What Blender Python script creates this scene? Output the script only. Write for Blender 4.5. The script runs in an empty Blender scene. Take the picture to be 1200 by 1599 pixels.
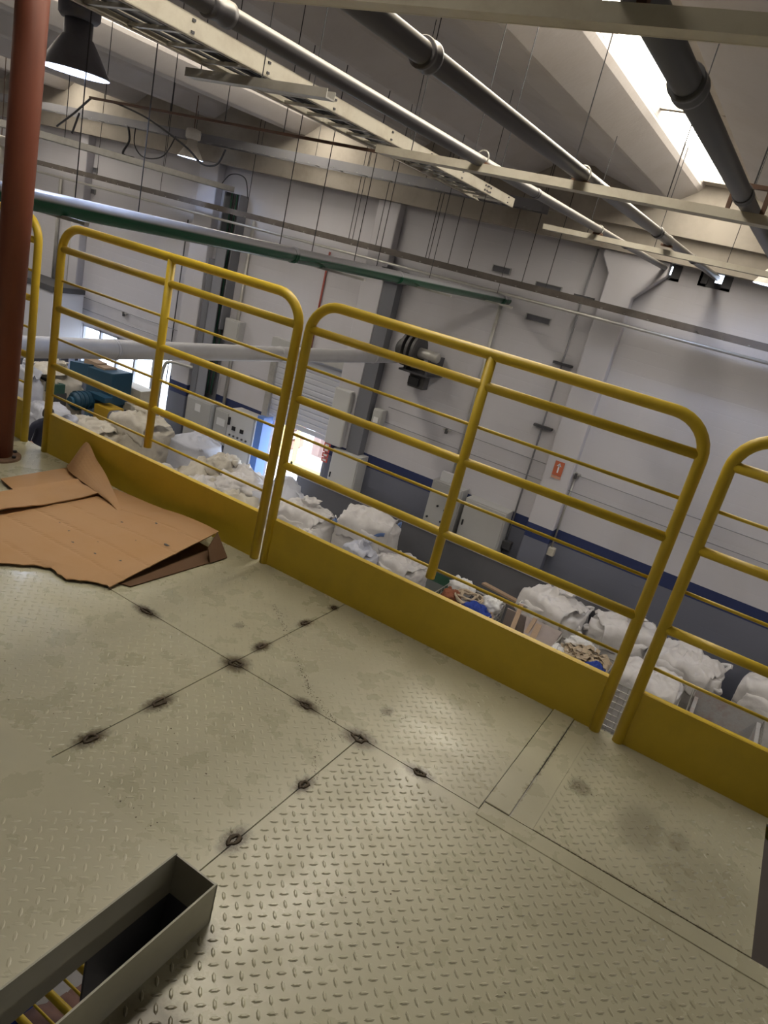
import bpy, math, random
from math import sin, cos, pi, radians
from mathutils import Vector, Matrix, noise

random.seed(7)
SC = bpy.context.scene
COL = SC.collection
H = 1.3153            # camera height above the mezzanine deck (deck top is z = 0)
GZ = -4.2             # ground floor level

# ------------------------------------------------------------------ camera
cam_d = bpy.data.cameras.new('camera')
cam = bpy.data.objects.new('camera', cam_d)
COL.objects.link(cam)
SC.camera = cam
cam_d.sensor_fit = 'HORIZONTAL'
cam_d.sensor_width = 36.0
cam_d.lens = 36.0 * 1150.8 / 1200.0
cam_d.clip_start = 0.02
cam_d.clip_end = 500
RX = Vector((0.83473679, 0.49998946, 0.23070551))
DY = Vector((0.36005198, -0.17859727, -0.91567767))
FZ = Vector((-0.41662581, 0.84741581, -0.3291039))
m = Matrix.Identity(4)
for i in range(3):
    m[i][0] = RX[i]; m[i][1] = -DY[i]; m[i][2] = -FZ[i]; m[i][3] = (0, 0, H)[i]
cam.matrix_world = m

# ------------------------------------------------------------------ world, exposure
W = bpy.data.worlds.new('world'); SC.world = W
W.use_nodes = True
bg = W.node_tree.nodes['Background']
bg.inputs[0].default_value = (0.74, 0.84, 1.0, 1)
bg.inputs[1].default_value = 5.0
SC.view_settings.view_transform = 'Standard'
SC.view_settings.look = 'None'
SC.view_settings.gamma = 1
SC.view_settings.use_curve_mapping = False
SC.view_settings.exposure = 0.70
SKY_E = 8.0          # light given off by the translucent roof lights
LAMP_E = 45.0         # discharge lamp discs

# ------------------------------------------------------------------ materials
MATS = {}
def mat(name, col, rough=0.5, metal=0.0, emit=None, es=0.0, grime=0.0, gcol=(0.1, 0.08, 0.06), gscale=3.0,
        bump=0.0, bscale=30.0, spec=0.5, alpha=1.0, stretch=None):
    if name in MATS: return MATS[name]
    mt = bpy.data.materials.new(name); mt.use_nodes = True
    nt = mt.node_tree; n = nt.nodes; l = nt.links
    p = n['Principled BSDF']
    p.inputs['Base Color'].default_value = (*col, 1)
    p.inputs['Roughness'].default_value = rough
    p.inputs['Metallic'].default_value = metal
    p.inputs['Specular IOR Level'].default_value = spec
    if alpha < 1: p.inputs['Alpha'].default_value = alpha
    if emit:
        p.inputs['Emission Color'].default_value = (*emit, 1)
        p.inputs['Emission Strength'].default_value = es
    if grime > 0 or bump > 0:
        tc = n.new('ShaderNodeTexCoord')
        src = tc.outputs['Object']
        if stretch:
            mp = n.new('ShaderNodeMapping'); mp.inputs['Scale'].default_value = stretch
            l.new(src, mp.inputs[0]); src = mp.outputs[0]
    if grime > 0:
        nz = n.new('ShaderNodeTexNoise'); nz.inputs['Scale'].default_value = gscale; nz.inputs['Detail'].default_value = 6
        nz.inputs['Roughness'].default_value = 0.65
        l.new(src, nz.inputs['Vector'])
        mr = n.new('ShaderNodeMapRange'); mr.inputs[1].default_value = 0.45; mr.inputs[2].default_value = 0.8
        mr.inputs[3].default_value = 0; mr.inputs[4].default_value = grime
        l.new(nz.outputs['Fac'], mr.inputs[0])
        mx = n.new('ShaderNodeMix'); mx.data_type = 'RGBA'
        mx.inputs[6].default_value = (*col, 1); mx.inputs[7].default_value = (*gcol, 1)
        l.new(mr.outputs[0], mx.inputs[0]); l.new(mx.outputs[2], p.inputs['Base Color'])
    if bump > 0:
        nb = n.new('ShaderNodeTexNoise'); nb.inputs['Scale'].default_value = bscale; nb.inputs['Detail'].default_value = 5
        l.new(src, nb.inputs['Vector'])
        bp = n.new('ShaderNodeBump'); bp.inputs['Strength'].default_value = bump; bp.inputs['Distance'].default_value = 0.02
        l.new(nb.outputs['Fac'], bp.inputs['Height']); l.new(bp.outputs[0], p.inputs['Normal'])
    MATS[name] = mt
    return mt

YEL = mat('yellow_paint', (0.70, 0.50, 0.04), 0.42, grime=0.3, gcol=(0.42, 0.29, 0.03), gscale=9)
CONC = mat('ceiling_concrete', (0.50, 0.47, 0.455), 0.85, grime=0.35, gcol=(0.33, 0.28, 0.23), gscale=1.3, bump=0.1, bscale=25)
LINT = mat('lintel_concrete', (0.46, 0.42, 0.36), 0.85, grime=0.7, gcol=(0.22, 0.175, 0.125), gscale=1.1)
GALV = mat('galvanised_steel', (0.50, 0.49, 0.46), 0.45, 0.5, grime=0.4, gcol=(0.22, 0.19, 0.15), gscale=6)
CREAM = mat('cream_steel', (0.60, 0.565, 0.47), 0.55, grime=0.45, gcol=(0.26, 0.19, 0.12), gscale=5)
DKSTEEL = mat('dark_steel', (0.09, 0.09, 0.10), 0.5, 0.4)
RUSTY = mat('rusty_steel', (0.12, 0.07, 0.05), 0.75, grime=0.6, gcol=(0.22, 0.09, 0.04), gscale=14)
WIRE = mat('black_wire', (0.035, 0.035, 0.04), 0.6)
GREYW = mat('grey_wire', (0.25, 0.25, 0.27), 0.6)
PIPE = mat('grey_pipe', (0.085, 0.082, 0.09), 0.35)
PIPED = mat('dark_grey_pipe', (0.10, 0.105, 0.12), 0.4)
GREEN = mat('green_pipe', (0.012, 0.10, 0.05), 0.25)
def paint_top_light(mt, top_col, lo, hi, top_rough=.35):  # colours upward faces paler to stand in for light from above
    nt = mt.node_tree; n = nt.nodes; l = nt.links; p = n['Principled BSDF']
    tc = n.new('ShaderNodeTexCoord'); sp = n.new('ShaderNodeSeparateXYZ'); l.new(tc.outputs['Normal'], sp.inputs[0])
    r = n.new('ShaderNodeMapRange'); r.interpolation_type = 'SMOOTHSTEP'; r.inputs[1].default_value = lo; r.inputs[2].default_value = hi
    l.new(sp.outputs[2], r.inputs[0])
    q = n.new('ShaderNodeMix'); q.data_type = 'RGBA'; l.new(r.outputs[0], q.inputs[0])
    q.inputs[6].default_value = p.inputs['Base Color'].default_value[:]; q.inputs[7].default_value = (*top_col, 1)
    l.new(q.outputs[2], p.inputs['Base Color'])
paint_top_light(GREEN, (.62, .63, .68), .05, .35)  # pale bluish skylight glare put into the green pipe's colour
paint_top_light(PIPE, (.50, .475, .43), .05, .75)  # lit top and shaded underside painted into the grey pipes
paint_top_light(PIPED, (.36, .34, .31), .15, .8)  # overhead light painted on the dark pipe's upper side
DUCT = mat('duct_white', (0.58, 0.58, 0.60), 0.5, grime=0.4, gcol=(0.36, 0.34, 0.33), gscale=3)
REDP = mat('red_oxide', (0.21, 0.062, 0.035), 0.55, grime=0.5, gcol=(0.13, 0.04, 0.03), gscale=5, stretch=(4, 4, 0.6))
LAMPD = mat('lamp_grey', (0.15, 0.15, 0.18), 0.5, 0.3, grime=0.4, gcol=(0.07, 0.06, 0.07), gscale=9)
LAMPW = mat('lamp_white', (0.72, 0.69, 0.62), 0.5, grime=0.3, gcol=(0.45, 0.33, 0.22), gscale=7)
LAMPE = mat('lamp_glow', (0.9, 0.95, 1), 0.4, emit=(0.60, 0.72, 1.0), es=LAMP_E)
SKYL = mat('roof_light', (0.9, 0.9, 0.85), 0.5, emit=(1.0, 0.91, 0.77), es=SKY_E)
CABG = mat('cabinet_grey', (0.46, 0.46, 0.45), 0.5, grime=0.15, gcol=(0.3, 0.29, 0.27), gscale=4)
CABD = mat('cabinet_side', (0.36, 0.36, 0.36), 0.5)
BLACK = mat('black', (0.015, 0.015, 0.017), 0.5)
DGREY = mat('dark_grey', (0.07, 0.07, 0.075), 0.6)
WHITEP = mat('white_plastic', (0.75, 0.75, 0.75), 0.5)
REDS = mat('sign_red', (0.50, 0.13, 0.06), 0.6)
BLUEP = mat('blue_paint', (0.12, 0.24, 0.62), 0.5)
BAGW = mat('woven_white', (0.66, 0.64, 0.63), 0.7, grime=0.35, gcol=(0.42, 0.39, 0.37), gscale=4, bump=0.5, bscale=9)
BAGY = mat('woven_cream', (0.60, 0.56, 0.48), 0.7, grime=0.4, gcol=(0.40, 0.35, 0.28), gscale=5, bump=0.6, bscale=10)
BAGB = mat('woven_bluish', (0.56, 0.58, 0.66), 0.65, grime=0.3, gcol=(0.38, 0.39, 0.45), gscale=4, bump=0.5, bscale=9)
STRAPB = mat('strap_blue', (0.12, 0.2, 0.42), 0.7)
CARD = mat('cardboard', (0.46, 0.275, 0.135), 0.75, grime=0.45, gcol=(0.42, 0.22, 0.07), gscale=5)
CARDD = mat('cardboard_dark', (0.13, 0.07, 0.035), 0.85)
WOOD = mat('old_wood', (0.38, 0.27, 0.18), 0.8, grime=0.5, gcol=(0.20, 0.13, 0.09), gscale=20, stretch=(1, 6, 6))
TEAL = mat('machine_blue', (0.014, 0.065, 0.115), 0.45, grime=0.3, gcol=(0.02, 0.05, 0.08), gscale=4)
ROPE = mat('rope_tan', (0.50, 0.41, 0.30), 0.9, bump=0.6, bscale=80)
BLUER = mat('blue_cloth', (0.012, 0.045, 0.30), 0.7, bump=0.6, bscale=20)
RUSTC = mat('rust_cloth', (0.26, 0.09, 0.045), 0.85, bump=0.7, bscale=30)
SCRAP = mat('kraft_scrap', (0.46, 0.37, 0.26), 0.85)
SKIN = mat('skin', (0.42, 0.24, 0.17), 0.6)
HAIR = mat('hair', (0.02, 0.016, 0.014), 0.7)
SHIRT = mat('navy_shirt', (0.022, 0.025, 0.045), 0.85)
TROUS = mat('dark_trousers', (0.02, 0.025, 0.04), 0.85)
HATCH = mat('hatch_steel', (0.36, 0.35, 0.28), 0.5, grime=0.35, gcol=(0.22, 0.20, 0.14), gscale=7)
WELD = mat('burnt_weld', (0.06, 0.04, 0.02), 0.7, grime=0.5, gcol=(0.12, 0.09, 0.05), gscale=90)
GROUND = mat('shop_floor', (0.34, 0.33, 0.32), 0.6, grime=0.5, gcol=(0.2, 0.19, 0.18), gscale=1.5)
OUTG = mat('yard_concrete', (0.75, 0.74, 0.70), 0.8)
BROWN = mat('container_brown', (0.42, 0.30, 0.27), 0.6)
BRICK = mat('brick_red', (0.55, 0.30, 0.22), 0.8)

def floor_mat(name='deck_paint', c1=(0.50, 0.485, 0.355), c2=(0.44, 0.425, 0.31)):
    mt = bpy.data.materials.new(name); mt.use_nodes = True
    nt = mt.node_tree; n = nt.nodes; l = nt.links
    p = n['Principled BSDF']
    tc = n.new('ShaderNodeTexCoord'); src = tc.outputs['Object']
    def ns(scale, detail=6, rough=0.6):
        z = n.new('ShaderNodeTexNoise'); z.inputs['Scale'].default_value = scale; z.inputs['Detail'].default_value = detail
        z.inputs['Roughness'].default_value = rough; l.new(src, z.inputs['Vector']); return z
    def mr(o, a, b, c=0.0, d=1.0):
        q = n.new('ShaderNodeMapRange'); q.interpolation_type = 'SMOOTHSTEP'
        q.inputs[1].default_value = a; q.inputs[2].default_value = b; q.inputs[3].default_value = c; q.inputs[4].default_value = d
        l.new(o, q.inputs[0]); return q.outputs[0]
    def mix(f, a, b):
        q = n.new('ShaderNodeMix'); q.data_type = 'RGBA'
        l.new(f, q.inputs[0])
        if isinstance(a, tuple): q.inputs[6].default_value = (*a, 1)
        else: l.new(a, q.inputs[6])
        if isinstance(b, tuple): q.inputs[7].default_value = (*b, 1)
        else: l.new(b, q.inputs[7])
        return q.outputs[2]
    big = ns(1.6); med = ns(9); fine = ns(55, 8, 0.7)
    c = mix(mr(big.outputs['Fac'], 0.35, 0.7), c1, c2)
    c = mix(mr(med.outputs['Fac'], 0.4, 0.95, 0, 0.14), c, (0.34, 0.32, 0.23))
    c = mix(mr(fine.outputs['Fac'], 0.66, 0.76, 0, 0.55), c, (0.16, 0.125, 0.07))
    # burnt and oily marks with a place of their own
    dz = ns(75, 5, .75); dm = n.new('ShaderNodeVectorMath'); dm.operation = 'SCALE'; dm.inputs[3].default_value = 0.045
    l.new(dz.outputs['Color'], dm.inputs[0])
    ad = n.new('ShaderNodeVectorMath'); ad.operation = 'ADD'; l.new(src, ad.inputs[0]); l.new(dm.outputs[0], ad.inputs[1])
    tot = None
    for (x, y, rx, ry, k) in STAINS:
        su = n.new('ShaderNodeVectorMath'); su.operation = 'SUBTRACT'; l.new(ad.outputs[0], su.inputs[0])
        su.inputs[1].default_value = (x + 0.0225, y + 0.0225, 0.0225)
        mu = n.new('ShaderNodeVectorMath'); mu.operation = 'MULTIPLY'; l.new(su.outputs[0], mu.inputs[0]); mu.inputs[1].default_value = (1 / rx, 1 / ry, 0)
        ln = n.new('ShaderNodeVectorMath'); ln.operation = 'LENGTH'; l.new(mu.outputs[0], ln.inputs[0])
        o = mr(ln.outputs['Value'], 0.45, 1.5, k, 0.0)
        if tot is None: tot = o
        else:
            a = n.new('ShaderNodeMath'); a.operation = 'MAXIMUM'; l.new(tot, a.inputs[0]); l.new(o, a.inputs[1]); tot = a.outputs[0]
    c = mix(tot, c, (0.075, 0.055, 0.028))
    l.new(c, p.inputs['Base Color'])
    rr = mr(med.outputs['Fac'], 0.3, 0.8, 0.24, 0.42); l.new(rr, p.inputs['Roughness'])
    bp = n.new('ShaderNodeBump'); bp.inputs['Strength'].default_value = 0.12; bp.inputs['Distance'].default_value = 0.004
    l.new(ns(14, 4).outputs['Fac'], bp.inputs['Height']); l.new(bp.outputs[0], p.inputs['Normal'])
    return mt

# weld and dirt marks: x, y, half length in x, half length in y, strength
WELDS = [(-1.59, 1.652, .050, .022), (-1.19, 1.655, .040, .040), (-1.195, 1.34, .022, .050), (-1.197, 1.11, .022, .045),
         (-1.205, 1.80, .020, .040), (-1.208, 2.05, .018, .034), (-1.21, 2.24, .016, .022), (-0.91, 1.655, .042, .024),
         (-0.71, 1.65, .045, .034), (-0.71, 1.38, .018, .034), (-0.715, 1.12, .022, .040), (-0.51, 1.655, .042, .022)]
STAINS = [(x, y, a * 1.12, b * 1.12, .95) for x, y, a, b in WELDS] + [
    (-0.13, 1.97, .03, .035, .6), (0.06, 1.93, .07, .10, .35), (0.16, 1.96, .03, .05, .4), (-0.72, 1.83, .018, .022, .6), (-1.34, 1.84, .016, .02, .5),
    (-.247, 1.97, .004, .28, .6), (.09, 1.692, .29, .003, .7), (.25, 1.50, .45, .30, .22), (.25, 1.85, .16, .14, .25), (-.45, 1.60, .12, .05, .2),
    (-0.55, .70, .09, .07, .8), (-0.31, 1.78, .18, .16, .22), (0.16, 1.66, .35, .05, .22), (-0.6, .83, .04, .10, .55)]
DECK = floor_mat()
DECK2 = floor_mat('deck_paint_thick', (0.515, 0.497, 0.372), (0.46, 0.443, 0.33))

def wall_mat(name, blocks=True):
    mt = bpy.data.materials.new(name); mt.use_nodes = True
    nt = mt.node_tree; n = nt.nodes; l = nt.links
    p = n['Principled BSDF']; p.inputs['Roughness'].default_value = 0.6
    tc = n.new('ShaderNodeTexCoord'); sp = n.new('ShaderNodeSeparateXYZ'); l.new(tc.outputs['Object'], sp.inputs[0])
    def thr(v):
        q = n.new('ShaderNodeMath'); q.operation = 'GREATER_THAN'; l.new(sp.outputs[2], q.inputs[0]); q.inputs[1].default_value = v; return q.outputs[0]
    def mix(f, a, b):
        q = n.new('ShaderNodeMix'); q.data_type = 'RGBA'; l.new(f, q.inputs[0])
        for s, v in ((6, a), (7, b)):
            if isinstance(v, tuple): q.inputs[s].default_value = (*v, 1)
            else: l.new(v, q.inputs[s])
        return q.outputs[2]
    c = mix(thr(-2.63), (0.165, 0.175, 0.225), (0.022, 0.035, 0.115))
    nz = n.new('ShaderNodeTexNoise'); nz.inputs['Scale'].default_value = 1.2; nz.inputs['Detail'].default_value = 6
    mp = n.new('ShaderNodeMapping'); mp.inputs['Scale'].default_value = (1, 1, 0.35)
    l.new(tc.outputs['Object'], mp.inputs[0]); l.new(mp.outputs[0], nz.inputs['Vector'])
    r = n.new('ShaderNodeMapRange'); r.inputs[1].default_value = 0.5; r.inputs[2].default_value = 0.85; l.new(nz.outputs['Fac'], r.inputs[0])
    r.inputs[4].default_value = 0.5
    w = mix(r.outputs[0], (0.58, 0.57, 0.605), (0.46, 0.44, 0.44))
    c = mix(thr(-2.38), c, w)
    l.new(c, p.inputs['Base Color'])
    if blocks:
        cb = n.new('ShaderNodeCombineXYZ'); l.new(sp.outputs[0], cb.inputs[0]); l.new(sp.outputs[2], cb.inputs[1])
        br = n.new('ShaderNodeTexBrick'); l.new(cb.outputs[0], br.inputs['Vector'])
        br.inputs['Scale'].default_value = 1.0; br.inputs['Brick Width'].default_value = 0.4; br.inputs['Row Height'].default_value = 0.2
        br.inputs['Mortar Size'].default_value = 0.006; br.inputs['Color1'].default_value = (1, 1, 1, 1); br.inputs['Color2'].default_value = (.93, .93, .93, 1)
        br.inputs['Mortar'].default_value = (0, 0, 0, 1)
        bp = n.new('ShaderNodeBump'); bp.inputs['Strength'].default_value = 0.35; bp.inputs['Distance'].default_value = 0.01
        l.new(br.outputs['Color'], bp.inputs['Height']); l.new(bp.outputs[0], p.inputs['Normal'])
    return mt
WALL = wall_mat('painted_blockwork')
WALLP = wall_mat('painted_concrete', False)

# ------------------------------------------------------------------ mesh helpers (all coordinates in world metres)
class MB:
    def __init__(s): s.v = []; s.f = []
    def box(s, x0, x1, y0, y1, z0, z1):
        b = len(s.v)
        s.v += [(x0, y0, z0), (x1, y0, z0), (x1, y1, z0), (x0, y1, z0), (x0, y0, z1), (x1, y0, z1), (x1, y1, z1), (x0, y1, z1)]
        s.f += [tuple(b + i for i in q) for q in ((0, 3, 2, 1), (4, 5, 6, 7), (0, 1, 5, 4), (1, 2, 6, 5), (2, 3, 7, 6), (3, 0, 4, 7))]
        return s
    def tube(s, pts, r, n=10, caps=True, closed=False):
        pts = [Vector(p) for p in pts]; N = len(pts); b = len(s.v)
        t0 = (pts[1] - pts[0]).normalized()
        up = Vector((0, 0, 1)) if abs(t0.z) < 0.9 else Vector((1, 0, 0))
        a = t0.cross(up).normalized()
        for i, p in enumerate(pts):
            if closed: t = (pts[(i + 1) % N] - pts[i - 1]).normalized()
            else: t = (pts[min(i + 1, N - 1)] - pts[max(i - 1, 0)]).normalized()
            a = (a - t * a.dot(t)).normalized(); c = t.cross(a)
            rr = r[i] if isinstance(r, (list, tuple)) else r
            for k in range(n):
                g = 2 * pi * k / n
                s.v.append(tuple(p + (a * cos(g) + c * sin(g)) * rr))
        M_ = N if closed else N - 1
        for i in range(M_):
            for k in range(n):
                j = (i + 1) % N
                s.f.append((b + i * n + k, b + i * n + (k + 1) % n, b + j * n + (k + 1) % n, b + j * n + k))
        if caps and not closed:
            s.f.append(tuple(b + k for k in reversed(range(n)))); s.f.append(tuple(b + (N - 1) * n + k for k in range(n)))
        return s
    def lathe(s, prof, cx, cy, n=32, cap0=False, cap1=False):
        b = len(s.v)
        for r, z in prof:
            for k in range(n):
                g = 2 * pi * k / n; s.v.append((cx + r * cos(g), cy + r * sin(g), z))
        for i in range(len(prof) - 1):
            for k in range(n):
                s.f.append((b + i * n + k, b + i * n + (k + 1) % n, b + (i + 1) * n + (k + 1) % n, b + (i + 1) * n + k))
        if cap0: s.f.append(tuple(b + k for k in reversed(range(n))))
        if cap1: s.f.append(tuple(b + (len(prof) - 1) * n + k for k in range(n)))
        return s
    def prism_y(s, prof, y0, y1):       # prof = closed loop of (x, z)
        b = len(s.v); n = len(prof)
        s.v += [(x, y0, z) for x, z in prof] + [(x, y1, z) for x, z in prof]
        for k in range(n): s.f.append((b + k, b + (k + 1) % n, b + n + (k + 1) % n, b + n + k))
        s.f.append(tuple(b + k for k in reversed(range(n)))); s.f.append(tuple(b + n + k for k in range(n)))
        return s
    def slab(s, poly, th):              # poly = list of (x, y, z) top points, thickened downwards
        b = len(s.v); n = len(poly)
        s.v += [tuple(p) for p in poly] + [(p[0], p[1], p[2] - th) for p in poly]
        s.f.append(tuple(b + k for k in range(n))); s.f.append(tuple(b + n + k for k in reversed(range(n))))
        for k in range(n): s.f.append((b + k, b + n + k, b + n + (k + 1) % n, b + (k + 1) % n))
        return s
    def build(s, name, material, parent=None, smooth=False, org=None, kind=None, label=None, bevel=0.0):
        o0 = Vector((0, 0, 0))
        if org is not None: o0 = Vector(org)
        elif parent is not None and '_o' in parent: o0 = Vector(parent['_o'])
        me = bpy.data.meshes.new(name)
        me.from_pydata([tuple(Vector(v) - o0) for v in s.v], [], s.f)
        me.update()
        if smooth: me.polygons.foreach_set('use_smooth', [True] * len(me.polygons))
        me.materials.append(material)
        o = bpy.data.objects.new(name, me); COL.objects.link(o)
        if parent is not None:
            o.parent = parent
            if org is not None and '_o' in parent: o.location = o0 - Vector(parent['_o'])
        else: o.location = o0
        o['_o'] = tuple(o0)
        if kind: o['kind'] = kind
        if label: o['label'] = label
        if bevel > 0:
            md = o.modifiers.new('b', 'BEVEL'); md.width = bevel; md.segments = 2; md.limit_method = 'ANGLE'
        return o

def thing(name, loc, label, cat, group=None):
    o = bpy.data.objects.new(name, None); COL.objects.link(o)
    o.location = loc; o['_o'] = tuple(loc); o['label'] = label; o['category'] = cat
    o.empty_display_size = 0.1
    if group: o['group'] = group
    return o
def setting(name, label=None, loc=(0, 0, 0)):
    o = bpy.data.objects.new(name, None); COL.objects.link(o); o['kind'] = 'structure'; o['_o'] = tuple(loc); o.location = loc
    if label: o['label'] = label
    return o
def tag(o, label, cat, group=None):
    o['label'] = label; o['category'] = cat
    if group: o['group'] = group
    return o
def copy_thing(t, loc, label):
    c = t.copy(); COL.objects.link(c); c.location = loc; c['label'] = label; c['_o'] = tuple(loc)
    for ch in [o for o in COL.objects if o.parent == t]:
        d = ch.copy(); COL.objects.link(d); d.parent = c
        for g in [o for o in COL.objects if o.parent == ch]:
            e = g.copy(); COL.objects.link(e); e.parent = d
    return c
def bezier(pts, k=8):
    out = []
    P = [Vector(p) for p in pts]; n = len(P)
    for i in range(n - 1):
        p0 = P[max(i - 1, 0)]; p1 = P[i]; p2 = P[i + 1]; p3 = P[min(i + 2, n - 1)]
        for j in range(k):
            t = j / k
            out.append(0.5 * ((2 * p1) + (p2 - p0) * t + (2 * p0 - 5 * p1 + 4 * p2 - p3) * t * t + (3 * p1 - p0 - 3 * p2 + p3) * t ** 3))
    out.append(P[-1]); return out

# ================================================================== SETTING
# ---- ground floor and yard
fl = MB().box(-22, 9, -10, 12.0, GZ - .2, GZ).build('floor', GROUND, kind='structure')
fl['label'] = 'grey concrete ground floor of the plant below the mezzanine'
yd = MB().box(-40, 25, 12.0, 45, GZ - .25, GZ - .03).build('ground', OUTG, kind='structure')
yd['label'] = 'bright sunlit concrete yard beyond the open shutter door'

# ---- back wall, with the door and window openings
wb = setting('wall_back', 'white painted block wall with navy band and grey dado')
DX0, DX1, DZ = -9.0, -7.26, -2.33
WX0, WX1, WZ0, WZ1 = -14.85, -11.85, -3.3, -1.98
ZT = H + 1.9
w = MB()
w.box(-22, WX0, 12, 12.25, GZ, ZT)
w.box(WX0, WX1, 12, 12.25, GZ, WZ0).box(WX0, WX1, 12, 12.25, WZ1, ZT)
w.box(WX1, DX0, 12, 12.25, GZ, ZT)
w.box(DX0, DX1, 12, 12.25, DZ, ZT)
# right of the door, around the two pipe holes
hz0, hz1 = H + .56, H + .78
w.box(DX1, -2.50, 12, 12.25, GZ, ZT)
w.box(-2.50, -2.16, 12, 12.25, GZ, hz0).box(-2.50, -2.16, 12, 12.25, hz1, ZT)
w.box(-2.16, -1.83, 12, 12.25, GZ, ZT)
w.box(-1.83, -1.44, 12, 12.25, GZ, hz0 + .02).box(-1.83, -1.44, 12, 12.25, hz1 + .02, ZT)
w.box(-1.44, 9, 12, 12.25, GZ, ZT)
w.build('blockwork', WALL, wb)
for (x0, x1, nm) in ((-3.12, -2.66, 0), (-7.38, -6.92, 1), (-11.62, -11.12, 2), (-15.25, -14.95, 3), (1.2, 1.66, 4)):
    c = MB()
    if nm in (0, 4):
        xl, xr = x0, x1
        prof = [(x0, GZ), (x1, GZ), (x1, H + .15), (x1 + .38, H + .56), (x1 + .38, H + .755), (x0 - .16, H + .755), (x0 - .16, H + .66), (x0, H + .42)]
        c.prism_y(prof, 11.8, 12.0)
    else:
        c.box(x0, x1, 11.8, 12.0, GZ, H + .755)
    c.build('column', WALLP, wb, bevel=.02)
# lintel beam under the roof: recessed lower course and proud upper course
lb = MB().box(-22, 9, 11.72, 12.0, H + .755, H + 1.10).build('lower_lintel', LINT, wb)
lb2 = MB().box(-22, 9, 11.60, 12.0, H + 1.10, H + 1.80).build('upper_lintel', LINT, wb)
# low wall in front
LINER0 = mat('coping_pale', (.5, .5, .52), .6)
lw = MB().box(-7.6, -1.25, 11.38, 11.6, GZ, H - .387 * 11.45)
lwo = lw.build('trim_1', mat('low_wall_grey', (0.15, 0.153, 0.17), 0.7, grime=0.4, gcol=(0.10, 0.10, 0.105), gscale=1.5), kind='structure')
lwo['label'] = 'dark grey low concrete wall in front of the dado'
MB().box(-7.6, -1.25, 11.36, 11.62, H - .387 * 11.45, H - .387 * 11.45 + .03).build('coping', LINER0, lwo)
# other walls of the hall (out of the picture, they close it)
for nm, a in (('wall_left', (-22.2, -22, -10, 12.2, GZ, ZT)), ('wall_right', (9, 9.2, -10, 12.2, GZ, ZT)), ('wall_front', (-22, 9, -10.2, -10, GZ, ZT))):
    o = MB().box(*a).build(nm, WALL, kind='structure')

# ---- window
wn = setting('window_1', 'wide low window of clear panes, blown out with daylight', (WX0, 12, WZ0))
FR = mat('window_frame', (0.42, 0.44, 0.50), 0.5)
GLS = bpy.data.materials.new('glass'); GLS.use_nodes = True
_n = GLS.node_tree.nodes; _p = _n['Principled BSDF']
_n.remove(_p); _t = _n.new('ShaderNodeBsdfTransparent'); _g = _n.new('ShaderNodeBsdfGlossy'); _g.inputs['Roughness'].default_value = .05
_mx = _n.new('ShaderNodeMixShader'); _mx.inputs[0].default_value = .06
GLS.node_tree.links.new(_t.outputs[0], _mx.inputs[1]); GLS.node_tree.links.new(_g.outputs[0], _mx.inputs[2])
GLS.node_tree.links.new(_mx.outputs[0], _n['Material Output'].inputs[0])
fm = MB()
fm.box(WX0, WX1, 12.05, 12.12, WZ0, WZ0 + .06).box(WX0, WX1, 12.05, 12.12, WZ1 - .06, WZ1)
nx = 5
for i in range(nx + 1):
    x = WX0 + (WX1 - WX0) * i / nx
    fm.box(x - .03, x + .03, 12.05, 12.12, WZ0, WZ1)
fm.box(WX0, WX1, 12.045, 12.115, -2.62, -2.56)
fm.build('window_frame', FR, wn)
for i in range(nx):
    for (a, b) in ((WZ0 + .06, -2.62), (-2.56, WZ1 - .06)):
        x = WX0 + (WX1 - WX0) * i / nx
        MB().box(x + .03, x + (WX1 - WX0) / nx - .03, 12.08, 12.09, a, b).build('pane', GLS, wn)
# ---- roller shutter door and yard beyond
dr = setting('door_1', 'half raised white roller shutter over a bright doorway', (DX0, 12, DZ))
SLAT = mat('shutter_white', (0.56, 0.57, 0.62), 0.6)
z = DZ - .12
k = 0
slat_me = None
while z < -1.0:
    if slat_me is None:
        o = MB().prism_y([(0, 0)], 0, 0) if False else None
        b = MB()
        x0, x1 = DX0 + .02, DX1 - .02
        prof = [(11.972, 0), (11.962, .02), (11.962, .085), (11.972, .105)]
        b.v = [(x0, y, zz) for y, zz in prof] + [(x1, y, zz) for y, zz in prof]
        b.f = [(0, 1, 5, 4), (1, 2, 6, 5), (2, 3, 7, 6), (3, 0, 4, 7), (3, 2, 1, 0), (4, 5, 6, 7)]
        o = b.build('shutter_slat', SLAT, None); o.parent = dr; slat_me = o.data
        o.location = (-DX0, -12, z - DZ)
    else:
        o = bpy.data.objects.new('shutter_slat', slat_me); COL.objects.link(o); o.parent = dr
        o.location = (-DX0, -12, z - DZ)
    z += .108
MB().box(DX0 - .12, DX0 + .02, 11.9, 12.0, GZ, -.98).build('shutter_guide', GALV, dr)
MB().box(DX1 - .02, DX1 + .10, 11.9, 12.0, GZ, -.98).build('shutter_guide', GALV, dr)
MB().box(DX0 - .12, DX1 + .1, 11.82, 12.0, -.98, -.80).build('shutter_hood', CABG, dr)

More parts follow.
